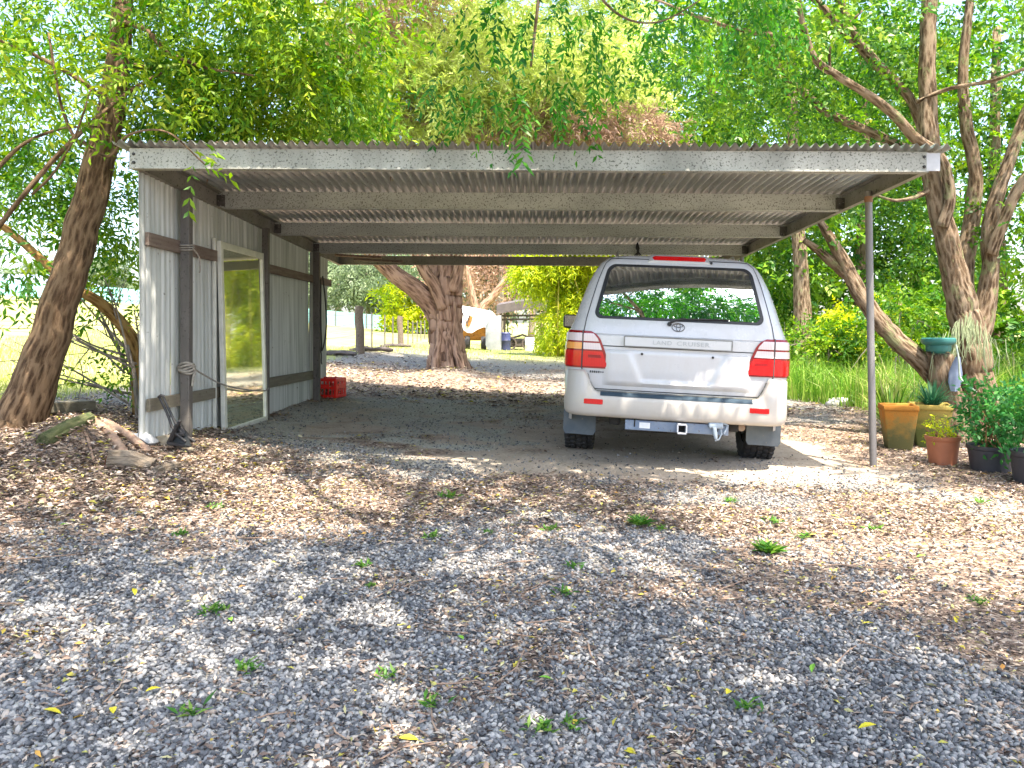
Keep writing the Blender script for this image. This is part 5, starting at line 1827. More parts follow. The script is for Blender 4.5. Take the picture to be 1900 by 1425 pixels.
ft([(1700, 690, 22, 30), (1700, 400, 22, 24), (1690, 100, 22, 14)],
   [Bl(1690, 560, 21, 1.4, 1, 1.2, 1.0), Bl(1720, 330, 22, 1.8, 1.3, 1.4, .8), Bl(1700, 150, 22, 2.2, 1.6, 1.4, .9), Bl(1560, 300, 22, 1.6, 1.3, 1.1, .9), Bl(1530, 180, 22, 1.8, 1.4, 1.0, .9)], 330, 106)
ft([(1660, 680, 15, 22), (1662, 620, 15, 18), (1668, 560, 15, 10)],
   [Bl(1660, 620, 15, .9, .8, .6, .9), Bl(1610, 650, 15.5, .9, .8, .5, .8), Bl(1720, 600, 15.5, .8, .8, .7, .8), Bl(1560, 640, 16, .8, .7, .5, .6)], 380, 107, .11)
ft([(1120, 670, 30, 30), (1120, 300, 30, 24), (1120, 50, 30, 14)],
   [Bl(1100, 130, 28, 3, 2, 1.6, .9), Bl(950, 60, 29, 3, 2, 1.5, .8), Bl(1180, 220, 27, 2.4, 1.8, 1.0, 1.0), Bl(1020, 240, 28, 2.6, 1.8, .7, .5)], 330, 108, .18)

ft([(2150, 760, 11, 46), (2150, 500, 11, 34), (2140, 200, 11, 24), (2150, -100, 11, 14)],
   [Bl(2150, 250, 11, 1.6, 1.4, 1.0, 1.0), Bl(2250, 50, 11, 1.8, 1.6, 1.1, 1.1), Bl(2080, 0, 11, 1.4, 1.4, .9, .6), Bl(2250, 450, 11.5, 1.3, 1.2, .9, .6)], 250, 109, .13)
ft([(2200, 690, 19, 40), (2200, 450, 19, 30), (2190, 150, 19, 20)],
   [Bl(2150, 450, 19, 2.2, 1.6, 1.6, 1.2), Bl(2300, 300, 19, 2.4, 1.8, 1.8, 1.2), Bl(2100, 150, 19, 2.2, 1.8, 1.6, 1.0), Bl(2250, 600, 18, 2.0, 1.4, 1.0, .9)], 300, 110)
# ---- far trees: gums beyond the paddock, thicket behind the big trunk
def gum(px, y, w, h, lab, seed, lf=LF_GUM, per=150, leaf=.5, cat='tree', base=600):
    b = W(px, base, y)
    g = g1(b[0], y)
    t = thing('gum_tree', lab, cat, (b[0], y, g))
    m = MB()
    m.tube(curve([(b[0], y, g - .2), (b[0] + .2, y, g + h * .4), (b[0] - .1, y, g + h * .8)], 4), np.linspace(.3, .08, 9), 7)
    m.build('trunk', BARKG, t, smooth=180)
    rg = np.random.default_rng(seed)
    bl = [(b[0] + w * (rg.random() - .5), y + w * .5 * (rg.random() - .5), g + h * (.3 + .6 * rg.random()), w * .28, w * .28, h * .17, 1) for _ in range(9)]
    crown('crown', bl, per, lf, t, 1.2, 9, leaf, .35, .5, .8, seed, (0, 1), .2)


gum(625, 88, 9, 9, 'grey-green gum tree just past the last wall post, beyond the paddock', 201)
gum(680, 82, 9, 8, 'round grey-green gum tree over the nearest timber fence post', 202)
gum(730, 92, 10, 10, 'taller grey-green gum tree beside the leaning limb of the old trunk', 203)
gum(780, 70, 5, 4.2, 'small yellow-green tree left of the old trunk beyond the fence', 204, LF_BAM, 110, .4)
gum(560, 95, 12, 11, 'large gum tree hidden partly behind the tin wall', 205)
gum(870, 60, 8, 9, 'bare grey-brown thicket tree behind the white tarp', 206, LF_BROWN, 90, .35)
gum(925, 55, 8, 10, 'thin brown tree behind the open shed roof', 207, LF_BROWN, 80, .35)
gum(985, 62, 9, 9, 'pale green gum tree behind the open shed and bamboo', 208)
gum(900, 70, 14, 14, 'broad distant gum tree rising behind the shed', 209)
gum(820, 100, 14, 13, 'far gum tree behind the old trunk', 210)
gum(200, 125, 10, 7, 'low distant gum tree seen between leaning trunk and wall', 211)
gum(40, 135, 12, 7, 'low distant gum tree at the far left beyond the blue roof', 212)
gum(450, 110, 14, 10, 'distant gum tree behind the tin wall', 213)
# dark limb of the thicket
mm = thing('forked_limb_tree', 'dark forked limb leaning right behind the white tarp', 'tree', (-2.2, 44, g1(-2.2, 44)))
m = MB(); limb(m, [(893, 625, 44, 22), (895, 575, 44, 18), (915, 550, 44, 14), (940, 515, 44, 12), (965, 480, 44, 8)], 71, 8); limb(m, [(893, 600, 44, 16), (880, 560, 44, 12), (866, 500, 44, 9), (850, 420, 44, 7)], 72, 8); m.build('trunk', BARKB, mm, smooth=180)

# ================================================================== FENCES
fe = thing('post_and_wire_fence', 'post and barbed wire paddock fence with rough timber posts running away on the left', 'fence', (-4.85, 22, .67))
fpts = []
for (px, y, w, h, tim) in ((-600, 4.6, .13, 1.25, True), (667, 22, .24, 1.32, True), (743, 34, .26, 1.30, True), (690, 25, .05, 1.2, False), (714, 28.2, .05, 1.2, False), (729, 31, .05, 1.2, False), (757, 38, .06, 1.2, False), (766, 41, .06, 1.2, False), (774, 44, .06, 1.2, False), (781, 47, .07, 1.2, False), (788, 50, .07, 1.2, False), (300, 10.3, .14, 1.25, True), (470, 13.8, .13, 1.25, True), (590, 17.8, .14, 1.25, True)):
    x = (px - CX) / F * y if px > 0 else -4.9
    g = g1(x, y)
    m = MB()
    if tim:
        m.tube(curve([(x + .03, y, g - .2), (x, y, g + h * .5), (x - .02, y, g + h * .85), (x + .01, y, g + h)], 4), np.linspace(w / 2 * 1.08, w / 2 * .92, 13), 9, True, .15, int(y))
        m.build('post', TIMB, fe, smooth=60)
    else:
        m.beam((x, y, g - .1), (x, y, g + h), w, w, (1, 0, 0)); m.build('picket', POSTD, fe)
    fpts.append((y, x, g))
fpts.sort()
for hh in (.25, .55, .85, 1.12):
    m = MB()
    P = []
    for (a, b) in zip(fpts[:-1], fpts[1:]):
        for t in np.linspace(0, 1, 4, endpoint=False):
            y = a[0] + (b[0] - a[0]) * t; x = a[1] + (b[1] - a[1]) * t; z = a[2] + (b[2] - a[2]) * t
            P.append((x, y, z + hh - .05 * math.sin(PI * t)))
    P.append((fpts[-1][1], fpts[-1][0], fpts[-1][2] + hh))
    m.tube(P, .004, 4)
    if hh > .8:
        for i in range(1, 70):
            t = i * .13; y = 4.6 + t; x = float(np.interp(y, [f[0] for f in fpts], [f[1] for f in fpts])); z = float(np.interp(y, [f[0] for f in fpts], [f[2] for f in fpts])) + hh - .03
            m.tube([(x - .018, y, z - .015), (x + .018, y, z + .015)], .004, 4)
    m.build('wire', POSTD, fe)

# turquoise mesh fence at the back of the paddock
tq = thing('mesh_fence', 'long turquoise mesh fence at the far side of the paddock', 'fence', (-25, 76, g1(-25, 76)))
xs = np.linspace(-52, -4, 49); gz = G(xs, np.full_like(xs, 76))
m = MB()
m.grid(np.array([[(x, 76, z + .1) for x, z in zip(xs, gz)], [(x, 76, z + 1.5) for x, z in zip(xs, gz)]]))
m.grid(np.array([[(x, 76.03, z + .1) for x, z in zip(xs, gz)], [(x, 76.03, z + 1.5) for x, z in zip(xs, gz)]]), True)
m.build('mesh_panel', TURQ, tq)
for i in range(0, 49, 3):
    m = MB(); m.beam((xs[i], 75.9, gz[i] - .1), (xs[i], 75.9, gz[i] + 1.6), .09, .09, (1, 0, 0)); m.build('post', POSTD, tq)

# far house with a blue-grey roof on the left horizon
hx, hy = -62, 92
hg = g1(hx, hy)
ho = thing('distant_house', 'low distant house with a long blue-grey roof on the paddock horizon at far left', 'house', (hx, hy, hg))
m = MB(); m.box((hx, hy, hg + .6), (17, 6, 1.6)); m.build('wall', CONC, ho)
m = MB()
V = [(hx - 9.5, hy - 3.6, hg + 1.2), (hx + 9.5, hy - 3.6, hg + 1.2), (hx + 9.5, hy + 3.6, hg + 1.2), (hx - 9.5, hy + 3.6, hg + 1.2), (hx - 8, hy, hg + 2.5), (hx + 8, hy, hg + 2.5)]
m.add(V, [(0, 1, 5, 4), (2, 3, 4, 5), (1, 2, 5), (3, 0, 4), (3, 2, 1, 0)]); m.build('roof', ROOFBL, ho)
for k in (-5, 0, 5):
    m = MB(); m.box((hx + k, hy - 3.02, hg + .75), (1.6, .06, .8)); m.build('window', CARGLASS, ho)

# ================================================================== YARD BEHIND
def bx(px0, px1, py0, py1, y, d):
    a = W(px0, py0, y); b = W(px1, py1, y)
    return ((a[0] + b[0]) / 2, y + d / 2, (a[2] + b[2]) / 2), (abs(b[0] - a[0]), d, abs(a[2] - b[2]))


ta = thing('covered_trailer', 'old rusty orange trailer machine half covered by a white tarp behind the big trunk', 'trailer', (-2.6, 36.5, g1(-2.6, 36.5)))
P = []
for i, px in enumerate(np.linspace(838, 922, 9)):
    row = []
    topy = 566 + 14 * (i / 8) ** 1.5 if i < 8 else 590
    for j in range(13):
        a = PI * j / 12
        x, _, zt = W(px, topy, 36.5); zb_ = W(px, 612, 36.5)[2]
        row.append((x + .04 * math.sin(j * 2.1 + i), 36.5 + 1.1 * -math.cos(a) , zb_ + (zt - zb_) * math.sin(a) ** .7 + (.15 * math.sin(i * 1.3 + j) if j in (0, 12) else 0)))
    P.append(row)
m = MB(); m.grid(np.array(P)); m.grid(np.array(P)[:, :, :] * 1 + np.array([0, 0, -.02]), True); m.build('tarp', WHITEP, ta, smooth=60)
m = MB()
c, s = bx(852, 910, 600, 632, 36.4, 1.6); m.box(c, s, None, .12)
c, s = bx(866, 874, 585, 606, 35.3, .35); m.box(c, s, Matrix.Rotation(.4, 3, 'Y'), .05)
m.build('body', RUST, ta)
for px in (868, 898):
    p = W(px, 637, 35.8); m = MB(); m.lathe([(.10, -.1), (.30, -.11), (.33, 0), (.30, .11), (.10, .1)], (p[0], 35.6, g1(p[0], 35.6) + .32), 20, Matrix.Rotation(R(90), 3, 'Y')); m.build('wheel', TYRE, ta, smooth=40)
m = MB(); m.tube([W(858, 580, 35.2), W(868, 605, 35.2)], .03, 6); m.tube([W(874, 578, 35.2), W(866, 600, 35.2)], .03, 6); m.build('lever', DARKSC, ta)
m = MB()
Vp = []
for i, (px, y0, y1) in enumerate(((901, 640, 604), (905, 648, 597), (912, 651, 590), (920, 652, 586), (928, 652, 585), (930, 652, 585))):
    Vp.append([W(px, y0, 35), W(px, (y0 + y1) / 2, 35 - .15 * math.sin(i * .6)), W(px, y1, 35)])
Vp = np.array(Vp); m.grid(Vp); m.grid(Vp + np.array([0, .12, 0]), True)
o = m.build('tank_shell', CONC, None, tuple(Vp[2][0]), 60)
tag(o, 'curved grey tank shell standing on edge left of the open shed', 'tank')
sh = thing('open_shed', 'small dark open shed with a low pitched roof left of the bamboo', 'shed', (-.6, 38, g1(-.6, 38)))
m = MB()
a, b = W(922, 583, 37), W(1015, 572, 37)
V = [(a[0], 36.6, a[2]), (b[0], 36.6, b[2] + .1), (b[0], 40.5, b[2] + .35), (a[0], 40.5, a[2] + .25)]
V2 = [(x, y, z + .42) for x, y, z in V]
V2[1] = (V2[1][0], V2[1][1], V2[1][2]); m.add(V + V2, [(3, 2, 1, 0), (4, 5, 6, 7), (0, 1, 5, 4), (1, 2, 6, 5), (2, 3, 7, 6), (3, 0, 4, 7)]); m.build('roof', SHEDR, sh)
for zpy in (586, 593):
    m = MB(); m.beam(W(926, zpy, 37.2), W(1010, zpy - 1, 37.2), .06, .09); m.build('beam', SHEDR, sh)
for px, y in ((929, 36.9), (1008, 36.9), (932, 40.2), (1006, 40.2)):
    x = (px - CX) / F * 36.9; g = g1(x, y); m = MB(); m.beam((x, y, g - .1), (x, y, W(0, 578, 37)[2]), .12, .12, (1, 0, 0)); m.build('post', TIMB, sh)
sc = thing('scrap_machine', 'dark heap of old farm machinery with a spoked wheel under the open shed', 'machinery', (-.5, 37.5, g1(-.5, 37.5)))
g = g1(-.5, 37.5)
m = MB(); m.box((-.6, 37.6, g + .35), (1.1, .8, .4), None, .06); m.tube([(-1.2, 37.2, g + .5), (-.4, 37.3, g + .75), (.3, 37.3, g + .5)], .05, 7); m.build('body', DARKSC, sc)
for x in (-1.0, -.1):
    m = MB(); m.lathe([(.26, -.06), (.34, -.06), (.34, .06), (.26, .06)], (x, 37.1, g + .34), 18, Matrix.Rotation(R(90), 3, 'X'), True)
    for k in range(4):
        a = PI * k / 4; m.beam((x - .27 * math.cos(a), 37.1, g + .34 - .27 * math.sin(a)), (x + .27 * math.cos(a), 37.1, g + .34 + .27 * math.sin(a)), .03, .03, (0, 1, 0))
    m.build('wheel', DARKSC, sc)
p = W(983, 648, 36); m = MB(); m.lathe([(0, .62), (.2, .62), (.23, .58), (.22, .3), (.235, .29), (.22, .27), (.23, 0), (0, 0)], (p[0], 36, g1(p[0], 36)), 18)
o = m.build('drum', WHITEP, None, (p[0], 36, g1(p[0], 36)), 40); tag(o, 'white drum standing in front of the scrap under the open shed', 'drum')
p = W(938, 648, 36); m = MB(); m.lathe([(0, .85), (.2, .85), (.24, .80), (.23, .5), (.245, .48), (.23, .46), (.24, 0), (0, 0)], (p[0], 36, g1(p[0], 36)), 18)
o = m.build('drum', plain('navy_drum', (.03, .04, .12), .5), None, (p[0], 36, g1(p[0], 36)), 40); tag(o, 'dark navy drum beside the grey tank shell', 'drum')
for i, (px, py, L, lab) in enumerate(((625, 657, 1.0, 'dark rotting log lying by the last wall post behind the crate'), (690, 649, 1.3, 'dark log edging at the foot of the nearest fence post'), (735, 641, 1.4, 'dark log edging by the second fence post'))):
    q = on_ground(px, py + 4); m = MB()
    m.tube(curve([(-L / 2, 0, .06), (0, .1, .09), (L / 2, 0, .06)], 5), [.05, .06, .07, .065, .07, .06, .065, .07, .06, .055, .045], 12, True, .6, i, 0, .2)
    o = m.build('log', MATS['dry_log'] if False else DARKSC, None, (0, 0, 0), 60); o.location = (q[0], q[1], q[2]); o.rotation_euler.z = .4 * i
    tag(o, lab, 'log')

# ================================================================== TIMBER AND STONES ON THE LEFT BANK
def log(name, a, b, r0, r1, mat, lab, cat='log', end=None, seed=1, sink=.022):
    A = np.array(on_ground(*a)); B = np.array(on_ground(*b))
    A[2] += r0 - sink; B[2] += r1 - sink
    t = thing(name, lab, cat, tuple((A + B) / 2))
    m = MB(); m.tube(curve([A, (A + B) / 2 + np.array([0, .02, .015]), B], 12), np.linspace(r0, r1, 25), 22, True, .3, seed, 0, .14); m.build('bark', mat, t, smooth=50)
    if end is not None:
        d = (A - B) / np.linalg.norm(A - B)
        q = Vector(d).to_track_quat('Z', 'Y').to_matrix()
        m = MB(); m.lathe([(0, .006), (r0 * .8, .004), (r0 * .93, 0)], tuple(A), 14, q); m.build('cut_end', end, t)
    return t


log('mossy_log', (80, 812), (168, 826), .052, .045, MOSSLOG, 'mossy green log lying in the litter right of the leaning trunk', seed=2)
log('short_log', (200, 866), (285, 872), .062, .05, LOGM, 'short grey log with a red cut end in the litter before the wall', end=LOGEND, seed=3)
log('broken_branch', (288, 884), (350, 866), .04, .025, LOGM, 'broken grey branch piece just right of the red-ended log', 'branch', seed=4)
log('fallen_stick', (95, 895), (215, 888), .014, .010, LOGM, 'long thin grey stick lying on the leaf litter at left', 'stick', seed=5)
log('split_timber', (190, 806), (278, 842), .035, .03, PALEW, 'pale split timber lying by the front corner of the wall', 'timber', end=LOGEND, seed=6)
log('split_timber', (172, 822), (235, 846), .03, .025, PALEW, 'shorter pale split timber left of the longer split piece', 'timber', seed=7)
log('fallen_stick', (150, 830), (175, 862), .012, .008, PALEW, 'short pale stick poking from the litter below the mossy log', 'stick', seed=8)
# sleeper behind the trunk
sl = thing('timber_sleeper', 'old square timber sleeper lying behind the base of the leaning tree', 'sleeper', (-4.35, 7.15, .6))
A = np.array(W(74, 757, 7.1)); B = np.array(W(166, 752, 7.5))
m = MB(); m.beam(tuple(A), tuple(B), .22, .10, (0, 0, 1), .012); m.build('upper_board', TIMBL, sl)
m = MB(); m.beam(tuple(A + (0.02, -.03, -.115)), tuple(B + (-.18, -.02, -.115)), .22, .10, (0, 0, 1), .012); m.build('lower_board', weathered('orange_timber', (.30, .18, .05), (.2, .13, .05), (.06, .04, .03), 5, rough=.9, bump=.5), sl)


def rock(px, py, r, lab, mat=STONE, seed=1, sq=.6):
    q = on_ground(px, py)
    rg = np.random.default_rng(seed)
    bm = bmesh.new(); bmesh.ops.create_icosphere(bm, subdivisions=3, radius=r)
    off = rg.random(3) * 10
    for v in bm.verts:
        n = v.co.normalized()
        k = 1 + .35 * (float(vnoise(n.x * 2 + off[0] + n.z, n.y * 2 + off[1] + n.z * 1.3, 5)) - .5) * 2
        v.co = Vector((v.co.x * k * 1.2, v.co.y * k, v.co.z * k * sq))
    me = bpy.data.meshes.new('stone'); bm.to_mesh(me); bm.free()
    o = link('stone', me, mat, None, (0, 0, 0), 40)
    o.location = (q[0], q[1], q[2] + r * sq * .4)
    tag(o, lab, 'stone')


rock(318, 826, .10, 'pale stone under the black iron stand at the wall foot', seed=1)
rock(262, 822, .09, 'grey stone at the bottom front corner of the tin wall', CONC, seed=2)
rock(345, 838, .06, 'flat olive stone just below the iron stand', seed=3, sq=.35)
rock(1560, 752, .16, 'white bleached stone at the foot of the tall grass', plain('bleached_stone', (.7, .68, .62), .9), seed=4)

# ================================================================== POTS AND PLANTS ON THE RIGHT
def square_pot(x, y, wt, wb, h, mat, lab, rot):
    g = g1(x, y)
    t = thing('square_pot', lab, 'flower pot', (x, y, g))
    def ring(w, z): return [(sx * w / 2, sy * w / 2, z) for sx, sy in ((-1, -1), (1, -1), (1, 1), (-1, 1))]
    secs = [ring(wb, 0), ring(wb + (wt - wb) * .86, h * .86), ring(wt * .97, h * .88), ring(wt, h * .89), ring(wt, h), ring(wt - .05, h), ring(wt - .07, h - .08)]
    V = [p for s_ in secs for p in s_]
    Fs = [(i * 4 + j, i * 4 + (j + 1) % 4, (i + 1) * 4 + (j + 1) % 4, (i + 1) * 4 + j) for i in range(len(secs) - 1) for j in range(4)] + [(3, 2, 1, 0)]
    bm = bmesh.new()
    vs = [bm.verts.new(Matrix.Rotation(rot, 3, 'Z') @ Vector(v)) for v in V]
    for f in Fs: bm.faces.new([vs[i] for i in f])
    bmesh.ops.bevel(bm, geom=[e for e in bm.edges if abs(e.verts[0].co.z - e.verts[1].co.z) > .05 or True], offset=.008, segments=2, affect='EDGES', profile=.5)
    me = bpy.data.meshes.new('shell'); bm.to_mesh(me); bm.free()
    link('shell', me, mat, t, (x, y, g), 50)
    m = MB(); m.add([tuple(Matrix.Rotation(rot, 3, 'Z') @ Vector(v)) for v in ring(wt - .062, h - .05)], [(0, 1, 2, 3)])
    so = m.build('soil', SOIL, None); so.parent = t; so.location = (0, 0, 0)
    return t


def round_pot(x, y, rt, rb, h, mat, lab):
    g = g1(x, y)
    t = thing('round_pot', lab, 'flower pot', (x, y, g))
    m = MB(); m.lathe([(0, 0), (rb, 0), (rb + (rt - rb) * .8, h * .82), (rt, h * .84), (rt + .006, h * .9), (rt + .006, h), (rt - .012, h), (rt - .022, h - .05)], (x, y, g), 36)
    m.build('shell', mat, t, smooth=40)
    m = MB(); m.lathe([(0, h - .03), (rt - .018, h - .04)], (x, y, g), 24); m.build('soil', SOIL, t)
    return t


square_pot(3.79, 8.05, .335, .225, .455, ORPOT, 'tall tapered square pot, orange above and mossy below, next to the pipe post', R(-14))
square_pot(4.22, 8.25, .40, .26, .45, MOPOT, 'tapered square pot, mossy yellow, behind the terracotta pot', R(-20))
round_pot(3.76, 7.12, .145, .115, .255, TERRA, 'small round terracotta coloured pot between the square pot and the black tub')
round_pot(4.02 , 6.82, .185, .155, .22, BLKPOT, 'low black plastic tub holding the leafy green shrub')
round_pot(4.08, 6.28, .20, .165, .26, BLKPOT, 'dusty black pot cut by the right edge of the view')


def potted(name, label, x, y, z, blobs, per, lf, leaf, asp, k, length, droop, seed, stems=8, spread=.8):
    t = thing(name, label, 'plant', (x, y, z))
    m = MB(); rg = np.random.default_rng(seed)
    for i in range(stems):
        b = blobs[i % len(blobs)]
        e = np.array(b[:3]) + rg.normal(size=3) * np.array(b[3:6]) * .6
        a = np.array([x + .05 * rg.normal(), y + .05 * rg.normal(), z])
        m.tube(curve([a, (a + e) / 2 + rg.normal(size=3) * .03, e], 4), np.linspace(.008, .003, 9), 5)
    m.build('stem', weathered('reddish_stem', (.22, .10, .05), (.30, .2, .08), None, 10) if 'reddish_stem' not in MATS else MATS['reddish_stem'], t)
    crown('foliage', blobs, per, lf, t, length, k, leaf, asp, droop, spread, seed, (0, 1), .15)
    return t


z = g1(4.02, 6.82) + .19
potted('leafy_shrub', 'leafy green shrub with glossy leaves growing in the low black tub', 4.02, 6.82, z, [(4.0, 6.85, z + .22, .18, .16, .12, .7), (4.05, 6.85, z + .42, .2, .2, .17, .6), (3.92, 6.8, z + .42, .12, .12, .14, .3), (4.2, 6.9, z + .26, .14, .15, .15, .4)], 95, LF_SHRUB, .058, .45, 7, .15, .2, 41, 12)
z = g1(4.08, 6.28) + .22
potted('leafy_shrub', 'darker leafy shrub growing in the pot at the right edge', 4.1, 6.3, z, [(4.12, 6.4, z + .24, .2, .16, .14, .8), (4.2, 6.4, z + .46, .18, .18, .2, .7), (4.0, 6.36, z + .14, .10, .10, .07, .2)], 95, LF_SHRUB, .055, .45, 7, .15, .2, 42, 12)
z = g1(3.76, 7.12) + .23
potted('small_herb', 'sparse small-leaved herb in the terracotta coloured pot', 3.76, 7.12, z, [(3.76, 7.12, z + .06, .12, .10, .05, .6), (3.68, 7.1, z + .09, .06, .06, .05, .25)], 70, LF_BAM, .03, .5, 6, .08, .1, 43, 6)


def straps(name, label, x, y, z, n, L, mat, wd, seed, spread=1.0, cat='plant'):
    rg = np.random.default_rng(seed)
    t = thing(name, label, cat, (x, y, z))
    V = []; r = []
    for i in range(n):
        a = rg.random() * 2 * PI; e = (.35 + .65 * rg.random()) * spread; l = L * (.6 + .6 * rg.random())
        d = np.array([math.cos(a), math.sin(a), 0]); s_ = np.array([-d[1], d[0], 0]) * wd / 2
        b = np.array([x, y, z]) + d * .04 * rg.random()
        pts = [b + d * l * e * q + np.array([0, 0, l * (q * (1.15 - .3 * e) - .75 * e * q * q)]) for q in (0, .35, .7, 1.0)]
        ws = (1, 1, .8, .1)
        tone = rg.random()
        for k in range(3):
            V += [pts[k] - s_ * ws[k], pts[k] + s_ * ws[k], pts[k + 1] + s_ * ws[k + 1], pts[k + 1] - s_ * ws[k + 1]]; r.append(tone)
    fast_mesh('strap_leaf', np.array(V), 4, np.array(r), mat, t, (x, y, z))
    return t


straps('strappy_plant', 'blue-green strappy plant spilling from the mossy yellow square pot', 4.22, 8.22, g1(4.2, 8.2) + .41, 170, .36, LF_STRAP, .012, 51, .9)
straps('strappy_plant', 'bright green strappy clump behind the tall orange pot', 4.25, 9.2, g1(4.25, 9.2), 150, .7, GRASSM, .018, 52, .8)
straps('strappy_plant', 'dark strappy clump at the foot of the stump behind the mossy pot', 4.45, 8.55, g1(4.45, 8.55), 110, .5, LF_STRAP, .014, 53)
# green bowl on the stump
bp_ = W(1741, 643, 8.62)
bt = thing('bird_bath', 'round teal plastic bird bath bowl set on the cut stump', 'bird bath', (bp_[0], 8.62, bp_[2] - .09))
m = MB(); m.lathe([(0, -.055), (.115, -.055), (.128, -.04), (.13, .015), (.165, .03), (.178, .055), (.176, .085), (.158, .098), (.14, .09), (.12, .04), (0, .03)], (bp_[0], 8.62, bp_[2]), 40); m.build('bowl', TEAL, bt, smooth=40)
m = MB(); m.lathe([(0, -.13), (.07, -.13), (.075, -.12), (.06, -.06), (0, -.054)], (bp_[0], 8.62, bp_[2] + .055), 24); m.build('foot', TEAL, bt, smooth=40)
# cloth hung on the trunk
m = MB(); P = []
for i, (py, x0, x1) in enumerate(((662, 1774, 1782), (675, 1768, 1784), (692, 1762, 1786), (710, 1760, 1784), (726, 1764, 1776))):
    P.append([tuple(np.array(W(x0 + (x1 - x0) * k / 5, py, 8.5)) + (0, -.03 * math.sin(k / 5 * PI) + .008 * math.sin(k * 4 + i), 0)) for k in range(6)])
P = np.array(P); m.grid(P); m.grid(P + np.array([0, .012, 0]), True)
o = m.build('hanging_cloth', BLUECL, None, W(1775, 690, 8.5), 60); tag(o, 'blue-grey cloth bag hanging on the many-stemmed trunk beside the bowl', 'cloth')
m = MB(); m.tube(curve([W(1774, 640, 8.45), W(1779, 668, 8.4), W(1781, 698, 8.4), W(1792, 712, 8.35), W(1812, 728, 8.3)], 5), .010, 7)
o = m.build('aerial_root', GREYPIPE, None, W(1781, 690, 8.4), 60); tag(o, 'thin pale root hanging over the blue-grey cloth and bending right', 'root')

for i, (px, py, y, rx, rz, w, lf, lab) in enumerate(((1520, 650, 14.5, .8, .45, .8, LF_FOR, 'loose green shrub in the tall grass beside the slender trunk'), (1590, 620, 14.8, .7, .55, .8, LF_BAM, 'yellowish shrub behind the low limb left of the pipe post'), (1665, 600, 13.5, .7, .6, .7, LF_RIGHT, 'leafy shrub just right of the pipe post behind the low limb'), (1880, 640, 12.5, .8, .7, 1.0, LF_FOR, 'broad shrub behind the many-stemmed trunk at the right edge'), (1455, 640, 16, .6, .5, .7, LF_FOR, 'small shrub next to the right tail lamp of the car'))):
    p = W(px, py, y)
    s_ = thing('undergrowth_shrub', lab, 'shrub', (p[0], y, g1(p[0], y)))
    m = MB(); rg = np.random.default_rng(500 + i)
    for k in range(7):
        e = np.array(p) + rg.normal(size=3) * np.array([rx, .4, rz]) * .6
        m.tube(curve([(p[0] + .1 * rg.normal(), y + .1 * rg.normal(), g1(p[0], y) - .05), tuple((np.array(p) + e) / 2), tuple(e)], 4), np.linspace(.014, .004, 9), 5)
    m.build('stem', BARKG, s_)
    crown('foliage', [(p[0], y, p[2], rx, .6, rz, w), (p[0] + .3, y + .2, p[2] + rz * .5, rx * .6, .5, rz * .6, w * .5)], 330, lf, s_, .3, 9, .085, .45, .25, .8, 510 + i, (0, 1), .15)

# ================================================================== GRASS AND WEEDS
def grass(name, x, y, hgt, wd, mat, seed, lean=.5):
    rg = np.random.default_rng(seed)
    n = len(x); z = G(x, y) - .02
    a = rg.random(n) * 2 * PI; d = np.stack([np.cos(a), np.sin(a), np.zeros(n)], 1)
    a2 = rg.random(n) * 2 * PI; s_ = np.stack([np.cos(a2), np.sin(a2), np.zeros(n)], 1) * wd / 2
    h = hgt * (.35 + .75 * rg.random(n)) * (.55 + .9 * fbm(x * .9, y * .9, 19)); ln = lean * rg.random(n)
    b = np.stack([x, y, z], 1)
    p1 = b + d * (h * ln * .25)[:, None] + np.array([0, 0, 1]) * (h * .55)[:, None]
    p2 = b + d * (h * ln)[:, None] + np.array([0, 0, 1]) * (h * (1 - .35 * ln))[:, None]
    V = np.stack([b - s_, b + s_, p1 + s_ * .8, p1 - s_ * .8, p1 - s_ * .8, p1 + s_ * .8, p2 + s_ * .1, p2 - s_ * .1], 1)
    r = np.repeat(np.clip(rg.random(n) * .6 + .5 * (fbm(x * .8, y * .8, 71) - .1), 0, 1), 2)
    o = fast_mesh(name, V.reshape(-1, 3), 4, r, mat)
    tag(o, kind='stuff')


rng = np.random.default_rng(61)
n = 26000
y = 10.8 + 8 * rng.random(n) ** 1.4; x = 3.4 + 9 * rng.random(n)
k = (x > 4.9 - .28 * (y - 11) + .35 * (fbm(x, y, 5) - .5)) & (rng.random(n) < .35 + fbm(x * 1.3, y * 1.3, 8)) & (x > 3.6)
grass('tall_grass', x[k], y[k], .78, .016, GRASSM, 62, .8)
n = 26000
y = 6.3 + 20 * rng.random(n) ** 1.6; x = -4.75 - (.2 + y * .40) * rng.random(n) ** .8
grass('paddock_grass', x, y, .12, .010, LAWN, 63, .9)
n = 9000
y = 24 + 22 * rng.random(n); x = -6 + 14 * rng.random(n)
grass('dry_grass', x, y, .12, .02, LAWN, 64, .9)


def weed(seed, n=16, L=.06):
    rg = np.random.default_rng(seed)
    a = rg.random(n) * 2 * PI
    D = np.stack([np.cos(a), np.sin(a), .25 + .8 * rg.random(n)], 1)
    P = np.stack([.02 * rg.normal(size=n), .02 * rg.normal(size=n), .004 + .01 * rg.random(n)], 1)
    V = leaves(P, nrm(D), nrm(np.stack([.3 * rg.normal(size=n), .3 * rg.normal(size=n), np.ones(n)], 1)), L * (.6 + .7 * rg.random(n)), L * (.16 + .16 * rg.random(n)))
    return fast_mesh('weed', V, 4, rg.random(n), WEED)


